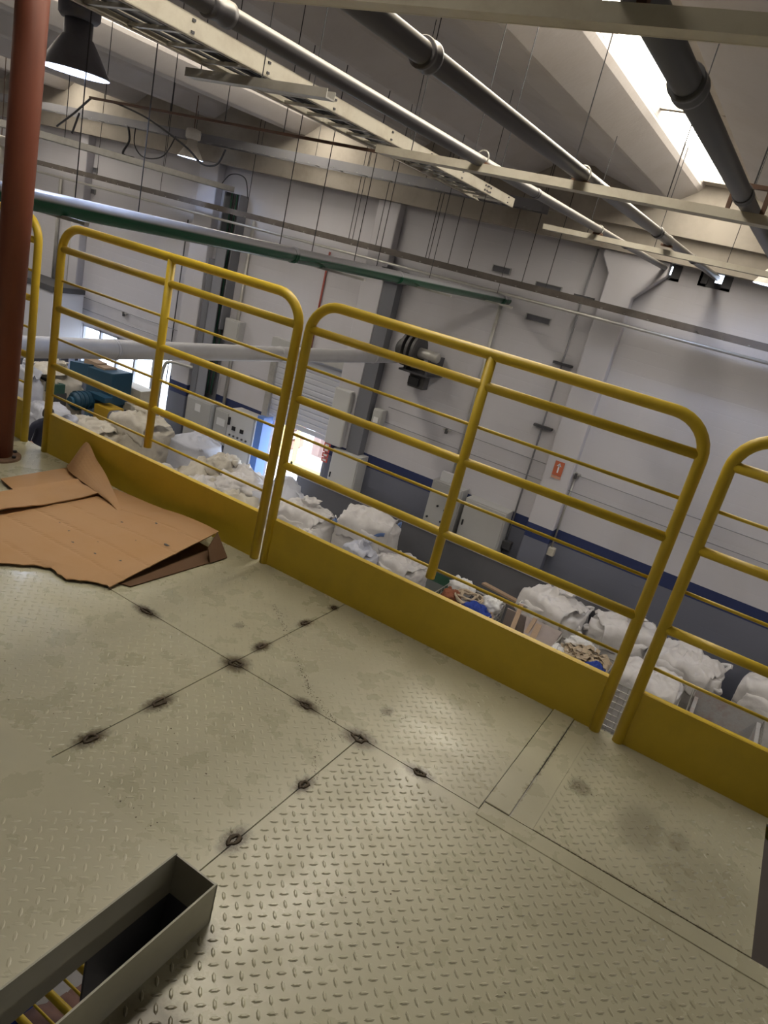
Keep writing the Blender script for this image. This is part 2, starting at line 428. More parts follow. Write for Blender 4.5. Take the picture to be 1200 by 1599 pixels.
# ---- ceiling: precast beams, closing slabs, roof lights
ce = setting('ceiling', 'grey precast concrete beams with long roof lights between')
ZF = H + 1.5
SP = 2.175
YB0, YB1 = -10, 11.62
beam_me = None
for nb in range(-9, 6):
    cx = -2.655 + SP * nb
    if beam_me is None:
        prof = [(-.135, 0), (.135, 0), (.16, .01), (.455, .205), (.495, .25), (.50, .27), (.50, .33), (.455, .375), (.40, .40),
                (0, .25), (-.88, .38), (-.99, .375), (-.985, .30), (-.955, .235), (-.16, .01)]
        o = MB().prism_y([(x, zz) for x, zz in prof], YB0, YB1 + .06).build('roof_beam', CONC, None)
        o.parent = ce; o.location = (cx, 0, ZF); beam_me = o.data
    else:
        o = bpy.data.objects.new('roof_beam', beam_me); COL.objects.link(o); o.parent = ce; o.location = (cx, 0, ZF)
    gx0, gx1 = cx + .47, cx + SP - .96
    if nb % 3 == 0:
        yy = YB1 - .02
        seg = [(1.1, 4.2), (4.28, 8.0), (8.08, 11.3)]
        for a, b in seg:  # two long panes each
            MB().box(gx0 + .07, gx1 - .16, a, b, ZF + .36, ZF + .38).build('roof_light_pane', SKYL, ce)
        fr = MB()
        fr.box(gx0 + .05, gx1, 8.0, 8.08, ZF + .33, ZF + .40).box(gx0 + .05, gx1, 4.2, 4.28, ZF + .33, ZF + .40).box(gx0, gx1, YB0, 1.1, ZF + .30, ZF + .40)  # last box: closure added behind the camera to cut roof light there
        fr.box(gx0, gx1, 11.3, 11.7, ZF + .30, ZF + .42)
        fr.box(gx0, gx0 + .07, -10, 11.6, ZF + .385, ZF + .42).box(gx1 - .17, gx1, -10, 11.6, ZF + .34, ZF + .42)
        MB().prism_y([(cx + .502, ZF + .275), (cx + .548, ZF + .385), (cx + .50, ZF + .39)], YB0, 11.6).build('reveal', CONC, ce)
        fr.build('roof_light_frame_and_blocker', LINT, ce)
    else:
        MB().box(gx0, gx1, YB0, YB1 + .06, ZF + .30, ZF + .34).build('closing_slab', CONC, ce)
    MB().box(cx - .93, cx + .43, YB0, 12.2, ZF + .40, ZF + .45).build('roof_cover', CONC, ce)

# ---- mezzanine deck
dk = setting('mezzanine_deck', 'cream painted checker plate deck welded from several plates')
def lugs(x0, x1, y0, y1, hgt, skip=None, jitter=0.0, zt=0.0):
    b = MB(); a = .0255; L = .0115; Wd = .0038
    c45 = cos(pi / 4)
    n0 = int(6 / a)
    import itertools
    sx = .7071
    rng = random.Random(3)
    i0 = -140
    for i in range(-330, 330):
        for j in range(-330, 330):
            x = (i - j) * a * sx; y = (i + j) * a * sx
            if x < x0 + .012 or x > x1 - .012 or y < y0 + .012 or y > y1 - .012: continue
            if skip and skip(x, y): continue
            th = pi / 4 if (i + j) % 2 == 0 else -pi / 4
            dx, dy = cos(th), sin(th)
            hh = hgt * (1 + rng.uniform(-.15, .15)); k = len(b.v)
            for u, v_, zz in ((-L, 0, 0), (-L * .5, -Wd, 0), (L * .5, -Wd, 0), (L, 0, 0), (L * .5, Wd, 0), (-L * .5, Wd, 0),
                              (-L * .55, 0, hh), (-L * .25, -Wd * .4, hh), (L * .25, -Wd * .4, hh), (L * .55, 0, hh), (L * .25, Wd * .4, hh), (-L * .25, Wd * .4, hh)):
                b.v.append((x + u * dx - v_ * dy, y + u * dy + v_ * dx, zt + zz))
            for q in range(6): b.f.append((k + q, k + (q + 1) % 6, k + 6 + (q + 1) % 6, k + 6 + q))
            b.f.append(tuple(k + 6 + q for q in range(6)))
    return b
g = .0016
XS1, XS2, YS1, YS0 = -1.20, -.711, 1.655, 1.0
SLOT = (-.722, -.612, .926)   # x0, x1, far y of the opening
plates = [   # x0,x1,y0,y1,top,lug height
    (-3.27, XS1 - g, YS1 + g, 2.33, 0, .0005), (XS1 + g, -.325, YS1 + g, 2.33, 0, .0007),
    (-5.5, -3.27 - g, YS1 + g, 2.33, 0, .0004),
    (-3.4, XS1 - g, YS0 - .012, YS1 - g, 0, .0007), (XS1 + g, XS2 - g, YS0 - .012, YS1 - g, 0, .0009),
    (-.18, .372, 1.692, 2.27, .002, .0021)]
for (a, b, c, d, zt, hh) in plates:
    pl = MB().box(a, b, c, d, zt - .008, zt).build('checker_plate', DECK, dk)
    lugs(a, b, c, d, hh, zt=zt).build('tread_lugs', DECK, pl, kind='stuff')
# right hand plate, notched round the slot
pl = MB()
pl.box(XS2 + g, 2.2, YS0 - .05, YS1 - g, -.008, 0)
pl.box(SLOT[1], 2.2, -2.0, YS0 - .05, -.008, 0)
pl.box(XS2 + g, SLOT[1], SLOT[2], YS0 - .05, -.008, 0)
plo = pl.build('checker_plate', DECK, dk)
lugs(XS2 + .01, 1.0, .35, YS1 - .03, .0021, skip=lambda x, y: x < SLOT[1] + .015 and y < SLOT[2] + .015).build('tread_lugs', DECK, plo, kind='stuff')
# thick painted plate at lower left
pl = MB().box(-3.4, SLOT[0], -2.0, YS0, -.006, .003)
plo = pl.build('checker_plate', DECK2, dk, label='smoother thickly painted plate beside the slot')
lugs(-1.5, SLOT[0] - .01, .5, YS0, .0006, zt=.003, skip=lambda x, y: x + (1 - y) * .6 < -1.0).build('tread_lugs', DECK2, plo, kind='stuff')
# flat bars welded over the joints
FB = DECK
MB().box(-.322, 2.2, 1.628, 1.688, -.004, .0025).build('flat_bar', FB, dk, bevel=.002)
MB().box(-.322, -.249, 1.69, 2.33, -.004, .005).build('flat_bar', FB, dk, bevel=.002)
MB().box(-.2465, -.1805, 1.69, 2.33, -.006, .002).build('flat_bar', FB, dk)
MB().box(-.180, .40, 2.2705, 2.33, -.006, .002).build('flat_bar', FB, dk)
# joists and underside
js = MB()
for x in (-5, -3.9, -2.8, -1.75): js.box(x - .05, x + .05, -2, 2.32, -.22, -.01)
for x in (.33, 1.4): js.box(x - .05, x + .05, -2, 1.6, -.22, -.01)
js.box(-5.5, .37, 2.24, 2.33, -.22, -.01); js.box(-5.5, 2.2, 1.58, 1.70, -.22, -.012)
js.build('joist', DKSTEEL, dk)
MB().box(-.731, -.726, .73, .99, -.24, -.004).box(-.731, -.605, .925, .935, -.24, -.004).box(-.73, -.60, .99, 1.3, -.25, -.24).box(-.73,-.61,.815,.99,-.16,-.15).build('slot_web', DKSTEEL, dk)
# column under the deck
MB().box(-5.3, -5.1, 1.9, 2.1, GZ, -.22).box(.2, .36, 1.9, 2.1, GZ, -.22).box(-2.85, -2.7, 1.9, 2.1, GZ, -.22).build('deck_column', DKSTEEL, dk)
# weld patches
rw = random.Random(5)
for (x, y, a, b) in WELDS:
    mb = MB(); n1, n2 = 16, 6
    sx, sy = a * .42, b * .42
    for i in range(n1):
        t = 2 * pi * i / n1; jr = 1 + rw.uniform(-.25, .25)
        for kk in range(n2):
            p_ = 2 * pi * kk / n2; r = .005 * (1 + rw.uniform(-.5, .5))
            mb.v.append((x + (sx * jr + r * cos(p_)) * cos(t), y + (sy * jr + r * cos(p_)) * sin(t), .0005 + max(0, r * sin(p_) * .6)))
    for i in range(n1):
        for kk in range(n2):
            mb.f.append((i * n2 + kk, i * n2 + (kk + 1) % n2, ((i + 1) % n1) * n2 + (kk + 1) % n2, ((i + 1) % n1) * n2 + kk))
    mb.build('weld_bead', WELD, dk, smooth=True)
# chipped paint trail and flecks
ch = MB()
def chip(x, y, s, z=.0006):
    k = len(ch.v); n = 5
    for q in range(n):
        t = 2 * pi * q / n + rw.random(); ch.v.append((x + cos(t) * s * rw.uniform(.5, 1.3), y + sin(t) * s * rw.uniform(.3, 1), z))
    ch.f.append(tuple(range(k, k + n)))
trail = bezier([(-1.36, 2.06, 0), (-1.22, 1.95, 0), (-1.02, 1.79, 0), (-.93, 1.72, 0), (-.80, 1.655, 0)], 18)
for p_ in trail:
    for q in range(3): chip(p_.x + rw.gauss(0, .006), p_.y + rw.gauss(0, .006), rw.uniform(.0012, .0034))
trail = bezier([(-.74, 1.63, 0), (-.78, 1.55, 0), (-.74, 1.47, 0), (-.70, 1.42, 0)], 10)
for p_ in trail:
    for q in range(2): chip(p_.x + rw.gauss(0, .006), p_.y + rw.gauss(0, .006), rw.uniform(.001, .0026))
for cx_, cy_, sp_, nn in ((-.95, 1.02, .05, 16), (-.88, .98, .03, 10), (-1.05, 1.3, .25, 40), (-.45, 1.3, .3, 30), (-1.6, 1.3, .3, 50), (-.6, 1.95, .3, 16), (-.70, 1.84, .02, 12), (-1.34, 1.85, .02, 12), (-.12, 1.98, .04, 14), (.2, 2.0, .1, 16)):
    for q in range(nn): chip(cx_ + rw.gauss(0, sp_), cy_ + rw.gauss(0, sp_ * .6), rw.uniform(.001, .0035))
ch.v = [(x, y, z + (.0025 if (x > -.18 and y > 1.692) else 0)) for x, y, z in ch.v]
ch.build('paint_chips', WELD, dk, kind='stuff')

# ---- slot kerb
sk = thing('slot_kerb', (-.667, .926, 0), 'thin steel upstand forming a narrow open slot in the deck', 'kerb')
KB = HATCH
MB().box(-.723, -.719, -.6, .928, -.004, .10).build('side_plate', KB, sk)
MB().box(-.614, -.610, -.6, .928, -.004, .10).build('side_plate', KB, sk)
MB().box(-.723, -.610, .925, .929, -.004, .097).build('end_plate', KB, sk)

# ================================================================== GUARD RAILS
def arc_path(x0, x1, z0, z1, y, R=.115):
    pts = [(x0, y, z0)]
    for i in range(9):
        t = pi - i * (pi / 2) / 8; pts.append((x0 + R + R * cos(t), y, z1 - R + R * sin(t)))
    for i in range(9):
        t = pi / 2 - i * (pi / 2) / 8; pts.append((x1 - R + R * cos(t), y, z1 - R + R * sin(t)))
    pts.append((x1, y, z0)); return pts
def guard(x0, x1, y, label, mid=None, zb=0.0, toe=True, name='guard_rail', grp='yellow guard rail panels along the deck edge', foot=.06):
    t = thing(name, ((x0 + x1) / 2, y, zb), label, 'railing', grp)
    MB().tube(arc_path(x0, x1, zb - foot, zb + 1.075, y), .0185, 14).build('frame', YEL, t, smooth=True)
    for z in (.972, .706, .434): MB().tube([(x0, y, zb + z), (x1, y, zb + z)], .0158, 12).build('rail', YEL, t, smooth=True)
    for z in (.833, .566, .293): MB().tube([(x0, y + .004, zb + z), (x1, y + .004, zb + z)], .0058, 8).build('thin_rod', YEL, t, smooth=True)
    if mid is not None: MB().tube([(mid, y, zb + .255), (mid, y, zb + 1.075)], .0175, 14).build('mid_post', YEL, t, smooth=True)
    if toe:
        MB().box(x0 + .012, x1 - .012, y - .004, y + .004, zb - .05, zb + .2).box(x0 + .012, x1 - .012, y + .001, y + .022, zb + .194, zb + .2).build('toe_board', YEL, t)
    return t
YR = 2.309
guard(-1.62, -.178, YR, 'yellow tube guard rail panel in the middle, nearest complete panel right of the cardboard', -.89)
guard(-3.035, -1.672, YR, 'yellow tube guard rail panel behind the cardboard sheets', -2.355)
guard(-.098, .405, YR, 'yellow tube guard rail panel at the right end of the deck', None)
guard(-4.62, -3.20, YR, 'yellow tube guard rail panel behind the red post, cut by the left edge', -3.9)
guard(-2.7, -.7, 1.4, 'lower yellow rail seen down through the slot in the deck', None, zb=-2.26, toe=False, grp=None, foot=1.94)

# ---- red post with base flange
rp = thing('red_post', (-3.0, 2.07, 0), 'red oxide painted pipe post bolted to the deck at the left', 'post')
MB().tube([(-3.045, 2.07, 0), (-2.985, 2.07, H + 1.6)], [.060, .062], 24).build('pole', REDP, rp, smooth=True)
MB().lathe([(0.0, .012), (.095, .012), (.098, .010), (.098, 0)], -3.045, 2.07, 32).build('base_flange', mat('rust_brown', (.16, .10, .065), .7, grime=.5, gcol=(.3, .18, .1), gscale=20), rp)
for k in range(6):
    t = k * pi / 3 + .4
    MB().lathe([(.009, .012), (.009, .022), (0, .022)], -3.045 + .078 * cos(t), 2.07 + .078 * sin(t), 6).build('bolt', BLACK, rp)

# ================================================================== CARDBOARD
cb = thing('flattened_cardboard_box', (-2.2, 1.9, 0), 'torn brown corrugated cardboard box lying flattened on the deck by the toe board', 'cardboard')
def sheet(name, fn, nu, nv, th=.004, m_=CARD, lab=None):
    b = MB()
    for i in range(nu + 1):
        for j in range(nv + 1): b.v.append(tuple(fn(i / nu, j / nv)))
    w_ = nv + 1
    for i in range(nu):
        for j in range(nv): b.f.append((i * w_ + j, (i + 1) * w_ + j, (i + 1) * w_ + j + 1, i * w_ + j + 1))
    o = b.build(name, m_, cb, label=lab)
    md = o.modifiers.new('s', 'SOLIDIFY'); md.thickness = th; md.offset = 0
    return o
def bil(a, b, c, d, u, v): # a(u0v0) b(u1v0) c(u1v1) d(u0v1)
    return a * (1 - u) * (1 - v) + b * u * (1 - v) + c * u * v + d * (1 - u) * v
V = Vector
# main top panel (near edge ragged)
A0, A1, A2, A3 = V((-2.46, 1.27, .012)), V((-1.770, 1.640, .012)), V((-1.818, 2.235, .075)), V((-2.46, 2.25, .022))
def top_fn(u, v):
    p = bil(A0, A1, A2, A3, u, v)
    if v < .12:
        p.y += (1 - v / .12) * (.06 * noise.noise(V((u * 5.0, 3.3, 0))) + .016 * noise.noise(V((u * 30, 1.2, 0)))) - (.0 if u < .6 else 0)
        if .52 < u < .80: p.y += (1 - v / .12) * .035 * sin((u - .52) / .28 * pi)
    if u > .5:
        p.z += .008 * sin(pi * (u - .5) * 2) * v
    p.z += .0025 * noise.noise(V((u * 4, v * 4, 5)))
    for yk in (1.56, 1.70, 1.83, 1.97, 2.11): p.z -= .0022 * math.exp(-((p.y - yk - .03 * (p.x + 2.1)) / .006) ** 2)
    return p
sheet('top_panel', top_fn, 44, 90)
# lower panel of the folded box under it
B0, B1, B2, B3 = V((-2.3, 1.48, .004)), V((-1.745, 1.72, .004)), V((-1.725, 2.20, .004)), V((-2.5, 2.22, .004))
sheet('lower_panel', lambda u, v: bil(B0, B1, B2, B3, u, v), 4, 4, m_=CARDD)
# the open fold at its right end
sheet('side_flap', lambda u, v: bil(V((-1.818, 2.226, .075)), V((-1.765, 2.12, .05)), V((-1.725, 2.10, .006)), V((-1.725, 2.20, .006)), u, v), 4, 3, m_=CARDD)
# upper left strip lying over the first sheet
C0, C1, C2, C3 = V((-2.44, 1.25, .040)), V((-2.415, 2.14, .040)), V((-2.60, 2.20, .036)), V((-2.62, 1.25, .026))
def strip_fn(u, v):
    p = bil(C0, C1, C2, C3, u, v); p.z += .006 * sin(u * 7) * (1 - v) + .01 * noise.noise(V((u * 3, v * 2, 9)))
    if v < .1: p.x += .008 * noise.noise(V((u * 25, 0, 0)))
    return p
sheet('second_panel', strip_fn, 24, 8)
sheet('third_panel', lambda u, v: bil(V((-2.77, 1.90, .012)), V((-2.56, 1.85, .02)), V((-2.56, 2.20, .028)), V((-2.77, 2.26, .018)), u, v), 10, 6)
# torn flap leaning up on the toe board and curling down to the right
def flap_fn(u, v):
    base = bezier([(-2.79, 2.25, .022), (-2.70, 2.19, .034), (-2.58, 2.155, .038), (-2.45, 2.125, .042), (-2.24, 2.095, .030)], 8)
    topc = bezier([(-2.79, 2.275, .03), (-2.725, 2.29, .155), (-2.63, 2.275, .105), (-2.50, 2.23, .075), (-2.24, 2.10, .034)], 8)
    f = u * (len(base) - 1); i = min(int(f), len(base) - 2); t = f - i
    a = base[i].lerp(base[i + 1], t); c = topc[i].lerp(topc[i + 1], t)
    p = a.lerp(c, v); p.y += .02 * sin(v * pi) * (-1) * u
    return p
sheet('torn_flap', flap_fn, 24, 8, lab='torn flap standing up against the toe board')
# flecks lying on the sheet
fk = MB()
for (u, v, s) in ((.55, .35, .008), (.72, .3, .006), (.63, .42, .004), (.42, .45, .006), (.5, .7, .007), (.66, .8, .009), (.9, .62, .012), (.86, .3, .007), (.75, .55, .004), (.3, .5, .005)):
    p = top_fn(u, v); k = len(fk.v)
    for q in range(5):
        t = 2 * pi * q / 5 + rw.random(); fk.v.append((p.x + s * cos(t) * rw.uniform(.5, 1.3), p.y + s * sin(t) * rw.uniform(.4, 1), p.z + .0035))
    fk.f.append(tuple(range(k, k + 5)))
fk.build('dirt_flecks', DGREY, cb, kind='stuff')

# ================================================================== OVERHEAD STEEL AND PIPES
def zr(z): return H + z
def channel_x(name, x0, x1, y0, y1, z0, z1, label, cat='channel', m_=CREAM, th=.008, group=None, holes=True):
    t = thing(name, ((x0 + x1) / 2, (y0 + y1) / 2, z0), label, cat, group)
    b = MB()
    b.box(x0, x1, y0, y0 + th, z0, z1).box(x0, x1, y1 - th, y1, z0, z1).box(x0 + .001, x1 - .001, y0 + th, y1 - th, z0 + .0005, z0 + th)
    b.build('profile', m_, t)
    return t
cn = channel_x('steel_channel', -3.0, 2.4, 1.915, 1.985, zr(.598), zr(.642), 'near cream steel channel crossing the very top of the view')
c2 = channel_x('steel_channel', -3.15, 2.2, 4.85, 4.99, zr(.603), zr(.655), 'cream steel channel carrying three pipes, second from the camera')
c3 = channel_x('steel_channel', -2.92, 2.2, 7.95, 8.07, zr(.565), zr(.615), 'far cream steel channel carrying pipes near the back wall')
c4 = channel_x('steel_channel', -3.58, -2.58, 3.42, 3.50, zr(.63), zr(.675), 'short grey cross channel under the cable ladder', m_=GALV)
# rusty spots on channel 2 handled as clamps
def clamp(parent, x, y, z, r):
    pts = [(x + (r + .006) * cos(t), y, z + (r + .006) * sin(t)) for t in [i * pi / 8 for i in range(-2, 11)]]
    MB().tube(pts, .005, 6).build('pipe_clamp', GALV, parent, smooth=True)
    MB().box(x - r - .01, x + r + .01, y - .03, y + .03, z - r - .012, z - r + .006).build('saddle', RUSTY, parent)

def pipe(name, pts, r, m_, label, joints=(), ends=None):
    t = thing(name, pts[0], label, 'pipe')
    MB().tube(pts, r, 24).build('tube', m_, t, smooth=True)
    a, b = V(pts[0]), V(pts[-1]); d = (b - a).normalized()
    for (s, L, rr) in joints:
        c = a + d * ((s - a.y) / d.y)
        MB().tube([c - d * L / 2, c - d * L / 2.01, c - d * L * .3, c - d * L * .1, c + d * L * .1, c + d * L * .3, c + d * L / 2.01, c + d * L / 2],
                  [rr * .93, rr, rr, rr * .9, rr * .9, rr * 1.03, rr * 1.03, rr * .93], 24).build('coupling', m_, t, smooth=True)
    return t
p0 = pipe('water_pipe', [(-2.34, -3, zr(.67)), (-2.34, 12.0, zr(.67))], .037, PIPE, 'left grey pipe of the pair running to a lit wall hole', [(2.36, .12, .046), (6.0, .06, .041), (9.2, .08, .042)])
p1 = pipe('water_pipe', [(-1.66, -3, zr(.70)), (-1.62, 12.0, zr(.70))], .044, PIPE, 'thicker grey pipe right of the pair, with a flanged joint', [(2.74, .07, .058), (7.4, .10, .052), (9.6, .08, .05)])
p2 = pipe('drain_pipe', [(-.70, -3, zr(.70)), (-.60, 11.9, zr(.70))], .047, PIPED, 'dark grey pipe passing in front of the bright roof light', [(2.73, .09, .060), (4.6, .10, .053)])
clamp(c2, -2.34, 4.9, zr(.70), .036); clamp(c2, -1.64, 4.9, zr(.705), .044)
clamp(c3, -2.34, 8.0, zr(.67), .037); clamp(c3, -1.64, 8.0, zr(.70), .044)
def ubracket(x, y, hw, z0, z1):
    t = thing('pipe_hanger', (x, y, z0), 'rusty square hanger frame around the dark pipe at y %.0f' % y, 'bracket')
    MB().box(x - hw - .012, x - hw + .012, y - .015, y + .015, z0, z1).box(x + hw - .012, x + hw + .012, y - .015, y + .015, z0, z1).box(x - hw - .012, x + hw + .012, y - .015, y + .015, z1 - .024, z1).build('hanger_frame', RUSTY, t)
    MB().tube([(x, y, z1), (x, y, ZF + .1)], .005, 6).build('rod', WIRE, t)
    return t
u = ubracket(-.69, 1.95, .058, zr(.642), zr(.80)); u['label'] = 'rusty hanger frame around the dark pipe at the top edge of the view'
u = ubracket(-.655, 4.92, .095, zr(.655), zr(.81)); u['label'] = 'rusty hanger frame around the dark pipe near the right edge'

# pipe openings glowing with daylight
for x, hz, lab in ((-2.34, zr(.67), 'left'), (-1.62, zr(.70), 'right')):
    pass

gp = pipe('green_pipe', [(-4.87, -2, zr(-.20)), (-4.62, 11.95, zr(-.335))], .072, GREEN, 'thick green pipe with a pale top sloping to the back wall', [(6.2, .05, .077), (8.3, .04, .076), (11.7, .10, .078)])
for y, x0 in ((6.7, -5.6), (8.8, -5.4), (11.0, -5.3), (3.6, -5.6)):
    MB().box(x0, -4.15 if y > 4 else -4.5, y - .02, y + .02, zr(-.24 - .009 * y - .065), zr(-.24 - .009 * y - .04)).build('support_channel', GALV, gp)
du = pipe('air_duct', [(-5.72, -1.0, zr(-1.42)), (-6.15, 11.9, zr(-1.72))], .098, DUCT, 'large pale duct running low across the hall to the wall', [(5.2, .04, .102), (8.0, .04, .102), (10.6, .04, .102)])
gt = pipe('conduit_tube', [(-6.45, 1.0, zr(-.33)), (-6.45, 5.4, zr(-.33))], .03, GALV, 'grey tube under the green pipe at the left')

# cable ladder running to the wall
cl = thing('cable_ladder', (-3.0, 3, zr(.70)), 'cream cable ladder tray running overhead towards the back wall', 'cable tray')
def yaw(x, y): return x - .053 * (y - 2.6)
def slant_box(b, xa, xb, y0, y1, z0, z1):
    k = len(b.v)
    b.v += [(yaw(xa, y0), y0, z0), (yaw(xb, y0), y0, z0), (yaw(xb, y1), y1, z0), (yaw(xa, y1), y1, z0), (yaw(xa, y0), y0, z1), (yaw(xb, y0), y0, z1), (yaw(xb, y1), y1, z1), (yaw(xa, y1), y1, z1)]
    b.f += [tuple(k + i for i in q) for q in ((0, 3, 2, 1), (4, 5, 6, 7), (0, 1, 5, 4), (1, 2, 6, 5), (2, 3, 7, 6), (3, 0, 4, 7))]
for (xa, xb) in ((-3.016, -3.006), (-3.44, -3.43)):
    b = MB(); slant_box(b, xa, xb, 0, 7.9, zr(.70), zr(.79)); slant_box(b, xa - (.02 if xa > -3.2 else -.0), xb + (0 if xa > -3.2 else .02), 0, 7.9, zr(.70), zr(.706)); slant_box(b, xa - (.02 if xa > -3.2 else 0), xb + (0 if xa > -3.2 else .02), 0, 7.9, zr(.784), zr(.79))
    b.build('side_rail', CREAM, cl)
y = .2
rme = None
while y < 7.8:
    if rme is None:
        o = MB().box(-3.43, -3.016, -.015, .015, zr(.712), zr(.73)).build('rung', GALV, cl, org=(-3.0, 0, zr(.70)))
        o.location = (yaw(0, y), y - 3, 0); rme = o.data
    else:
        o = bpy.data.objects.new('rung', rme); COL.objects.link(o); o.parent = cl; o.location = (yaw(0, y), y - 3, 0)
    y += .27
b = MB()
for y in (2.1, 2.9, 3.5, 4.2, 5.0, 5.7, 6.4, 7.1, 7.7):
    for zz in (.72, .77):
        xx = yaw(-3.003, y); b.box(xx - .002, xx + .004, y - .01, y + .01, zr(zz) - .006, zr(zz) + .006)
for y in (1.9, 1.96, 2.06, 2.12, 7.0, 7.06, 7.15):
    for zz in (.725, .765):
        xx = yaw(-3.003, y); b.box(xx - .002, xx + .003, y - .012, y + .012, zr(zz) - .008, zr(zz) + .008)
b.build('bolts', DKSTEEL, cl, kind='stuff')
b = MB()
for q in range(7):
    pts = [(yaw(-3.39 + q * .052 + .02 * sin(yy * 1.7 + q), yy), yy, zr(.742 + .012 * (q % 2))) for yy in [i * .5 for i in range(0, 16)]]
    b.tube(pts, .009 + .004 * (q % 3), 6)
tag(b.build('power_cables', WIRE, smooth=True), 'black power cables lying in the overhead cable ladder', 'cable')

def tray(name, x0, x1, y0, y1, z, hgt, label, m_=CREAM, rung=.3, cat='cable tray'):
    t = thing(name, ((x0 + x1) / 2, y0, z), label, cat)
    MB().box(x0, x1, y0, y0 + .006, z, z + hgt).box(x0, x1, y0 + .006, y0 + .02, z, z + .004).build('side_rail', m_, t)
    MB().box(x0, x1, y1 - .006, y1, z, z + hgt).box(x0, x1, y1 - .02, y1 - .006, z, z + .004).build('side_rail', m_, t)
    me = None; x = x0 + .1
    while x < x1:
        if me is None:
            o = MB().box(-.015, .015, y0, y1, z + .01, z + .025).build('rung', GALV, t, org=(0, y0, z)); me = o.data
        else:
            o = bpy.data.objects.new('rung', me); COL.objects.link(o); o.parent = t
        o.location = (x - (x0 + x1) / 2, 0, 0); x += rung
    return t
t1 = tray('cable_tray', -19.5, -4.13, 11.0, 11.3, zr(1.0), .14, 'overhead grey cable tray in front of the lintel beam', mat('tray_grey', (.26, .26, .28), .5, .3, grime=.4, gcol=(.4, .38, .34), gscale=2), .5)
t3 = tray('cable_tray', -19.5, 4.0, 11.42, 11.6, zr(-.10), .10, 'long dirty cable tray along the back wall at duct height', mat('dirty_tray', (.10, .085, .075), .7, grime=.5, gcol=(.24, .21, .18), gscale=3), .35)
b = MB()
for q in range(6):
    pts = [(xx, 11.45 + .022 * q, zr(-.07) + .02 * noise.noise(V((xx * 1.3, q * 3.1, 0))) + .01 * (q % 2)) for xx in [-19 + i * .6 for i in range(39)]]
    b.tube(pts, .013, 6)
tag(b.build('cable_bundle', mat('cable_mix', (.09, .075, .06), .7), smooth=True), 'bundle of dark cables lying in the long wall tray', 'cable')
pipe('conduit_tube', [(-19.5, 11.5, zr(-.24)), (4.0, 11.5, zr(-.24))], .024, GALV, 'thin grey conduit running under the long wall tray')
# tray running from the left to the dark duct on the wall
t2 = thing('cable_tray', (-10.8, 8, zr(.33)), 'grey cable tray at the left heading for the open cable duct', 'cable tray')
MB().box(-10.66, -10.65, 1, 11.8, zr(.30), zr(.40)).build('side_rail', GALV, t2)
MB().box(-10.96, -10.95, 1, 11.8, zr(.30), zr(.40)).build('side_rail', GALV, t2)
MB().box(-10.96, -10.65, 1, 11.8, zr(.30), zr(.306)).build('tray_base', GALV, t2)
b = MB()
for q in range(5):
    b.tube([(-10.9 + .05 * q + .02 * noise.noise(V((yy, q * 5, 0))), yy, zr(.33 + .01 * (q % 2)) + .03 * abs(noise.noise(V((yy * 1.1, q, 2))))) for yy in [1.5 + i * .5 for i in range(21)]], .014, 6)
tag(b.build('cable_bundle', WIRE, smooth=True), 'black cables in the grey tray at the left', 'cable')
# thin conduit rail above (dark pipe) with braces
t0 = thing('conduit_rail', (-4.6, 4.85, zr(.605)), 'thin rusty rail hung from rods left of the pipe channel', 'rail')
MB().box(-6.20, -3.15, 4.86, 4.885, zr(.60), zr(.62)).build('rail_bar', RUSTY, t0)
MB().tube([(-6.18, 4.87, zr(.61)), (-6.42, 4.9, zr(.47)), (-6.72, 4.95, zr(.33))], .010, 6).build('brace', DKSTEEL, t0)
MB().tube([(-6.36, 4.9, zr(.47)), (-6.50, 4.95, zr(.30))], .010, 6).build('brace', DKSTEEL, t0)

# hanging rods
ORD = ['first', 'second', 'third', 'fourth', 'fifth', 'sixth', 'seventh', 'eighth', 'ninth', 'tenth', 'eleventh', 'twelfth']
RC = {}
def rod(x, y, z0, label, r=.0045, z1=None, m_=WIRE):
    o = MB().tube([(x, y, z0), (x, y, z1 or ZF + .25)], r, 6).build('hanger_rod', m_, org=(x, y, z0))
    k = RC.get(label, 0); RC[label] = k + 1
    return tag(o, label + ', ' + ORD[k] + ROD_BY, 'rod', 'thin hanger rods from the ceiling')
ROD_BY = ' from the camera'
for y in (3.7, 4.26, 5.98, 6.5, 7.29, 7.77, 9.11, 11.45):
    rod(-4.80 + .018 * (y - 2), y, zr(-.21 - .0097 * (y - 2)) - .06, 'thin dark rod holding up the green pipe')
ROD_BY = ' from the left'
for x in (-14.2, -12.3, -10.0, -7.63, -7.55, -7.06, -6.06, -6.0, -5.63, -5.27, -4.3, -3.9):
    rod(x, 11.5, zr(-.1), 'thin dark rod reaching down to the long wall tray', .006)
for x in (-11.2, -9.6, -8.4, -7.3, -6.2, -5.2, -4.2):
    rod(x, 11.15, zr(1.1), 'thin dark rod holding the overhead tray', .005)
ROD_BY = ' from the camera'
for x, y in ((-3.05, 3.46), (-3.5, 3.46), (-2.7, 3.46), (-3.28, 5.5), (-3.35, 7.3)):
    rod(x, y, zr(.65), 'thin dark rod hanging the cable ladder', .003)
ROD_BY = ' from the left'
for x in (-2.9, -2.42, -2.2, -1.72, -1.1, -.42): rod(x, 4.92, zr(.61), 'thin dark rod hanging the second pipe channel', .0035)
for x in (-2.45, -1.75, -1.05, -.45): rod(x, 8.0, zr(.57), 'thin dark rod hanging the far pipe channel', .0035)
for x in (-6.0, -5.2, -4.6, -4.0):
    rod(x, 4.87, zr(.61), 'thin dark rod hanging the rusty rail', .0035)
for y in (4.0, 6.0, 8.0, 10.0):
    rod(-10.66, y, zr(.30), 'thin dark rod hanging the left cable tray', .006)

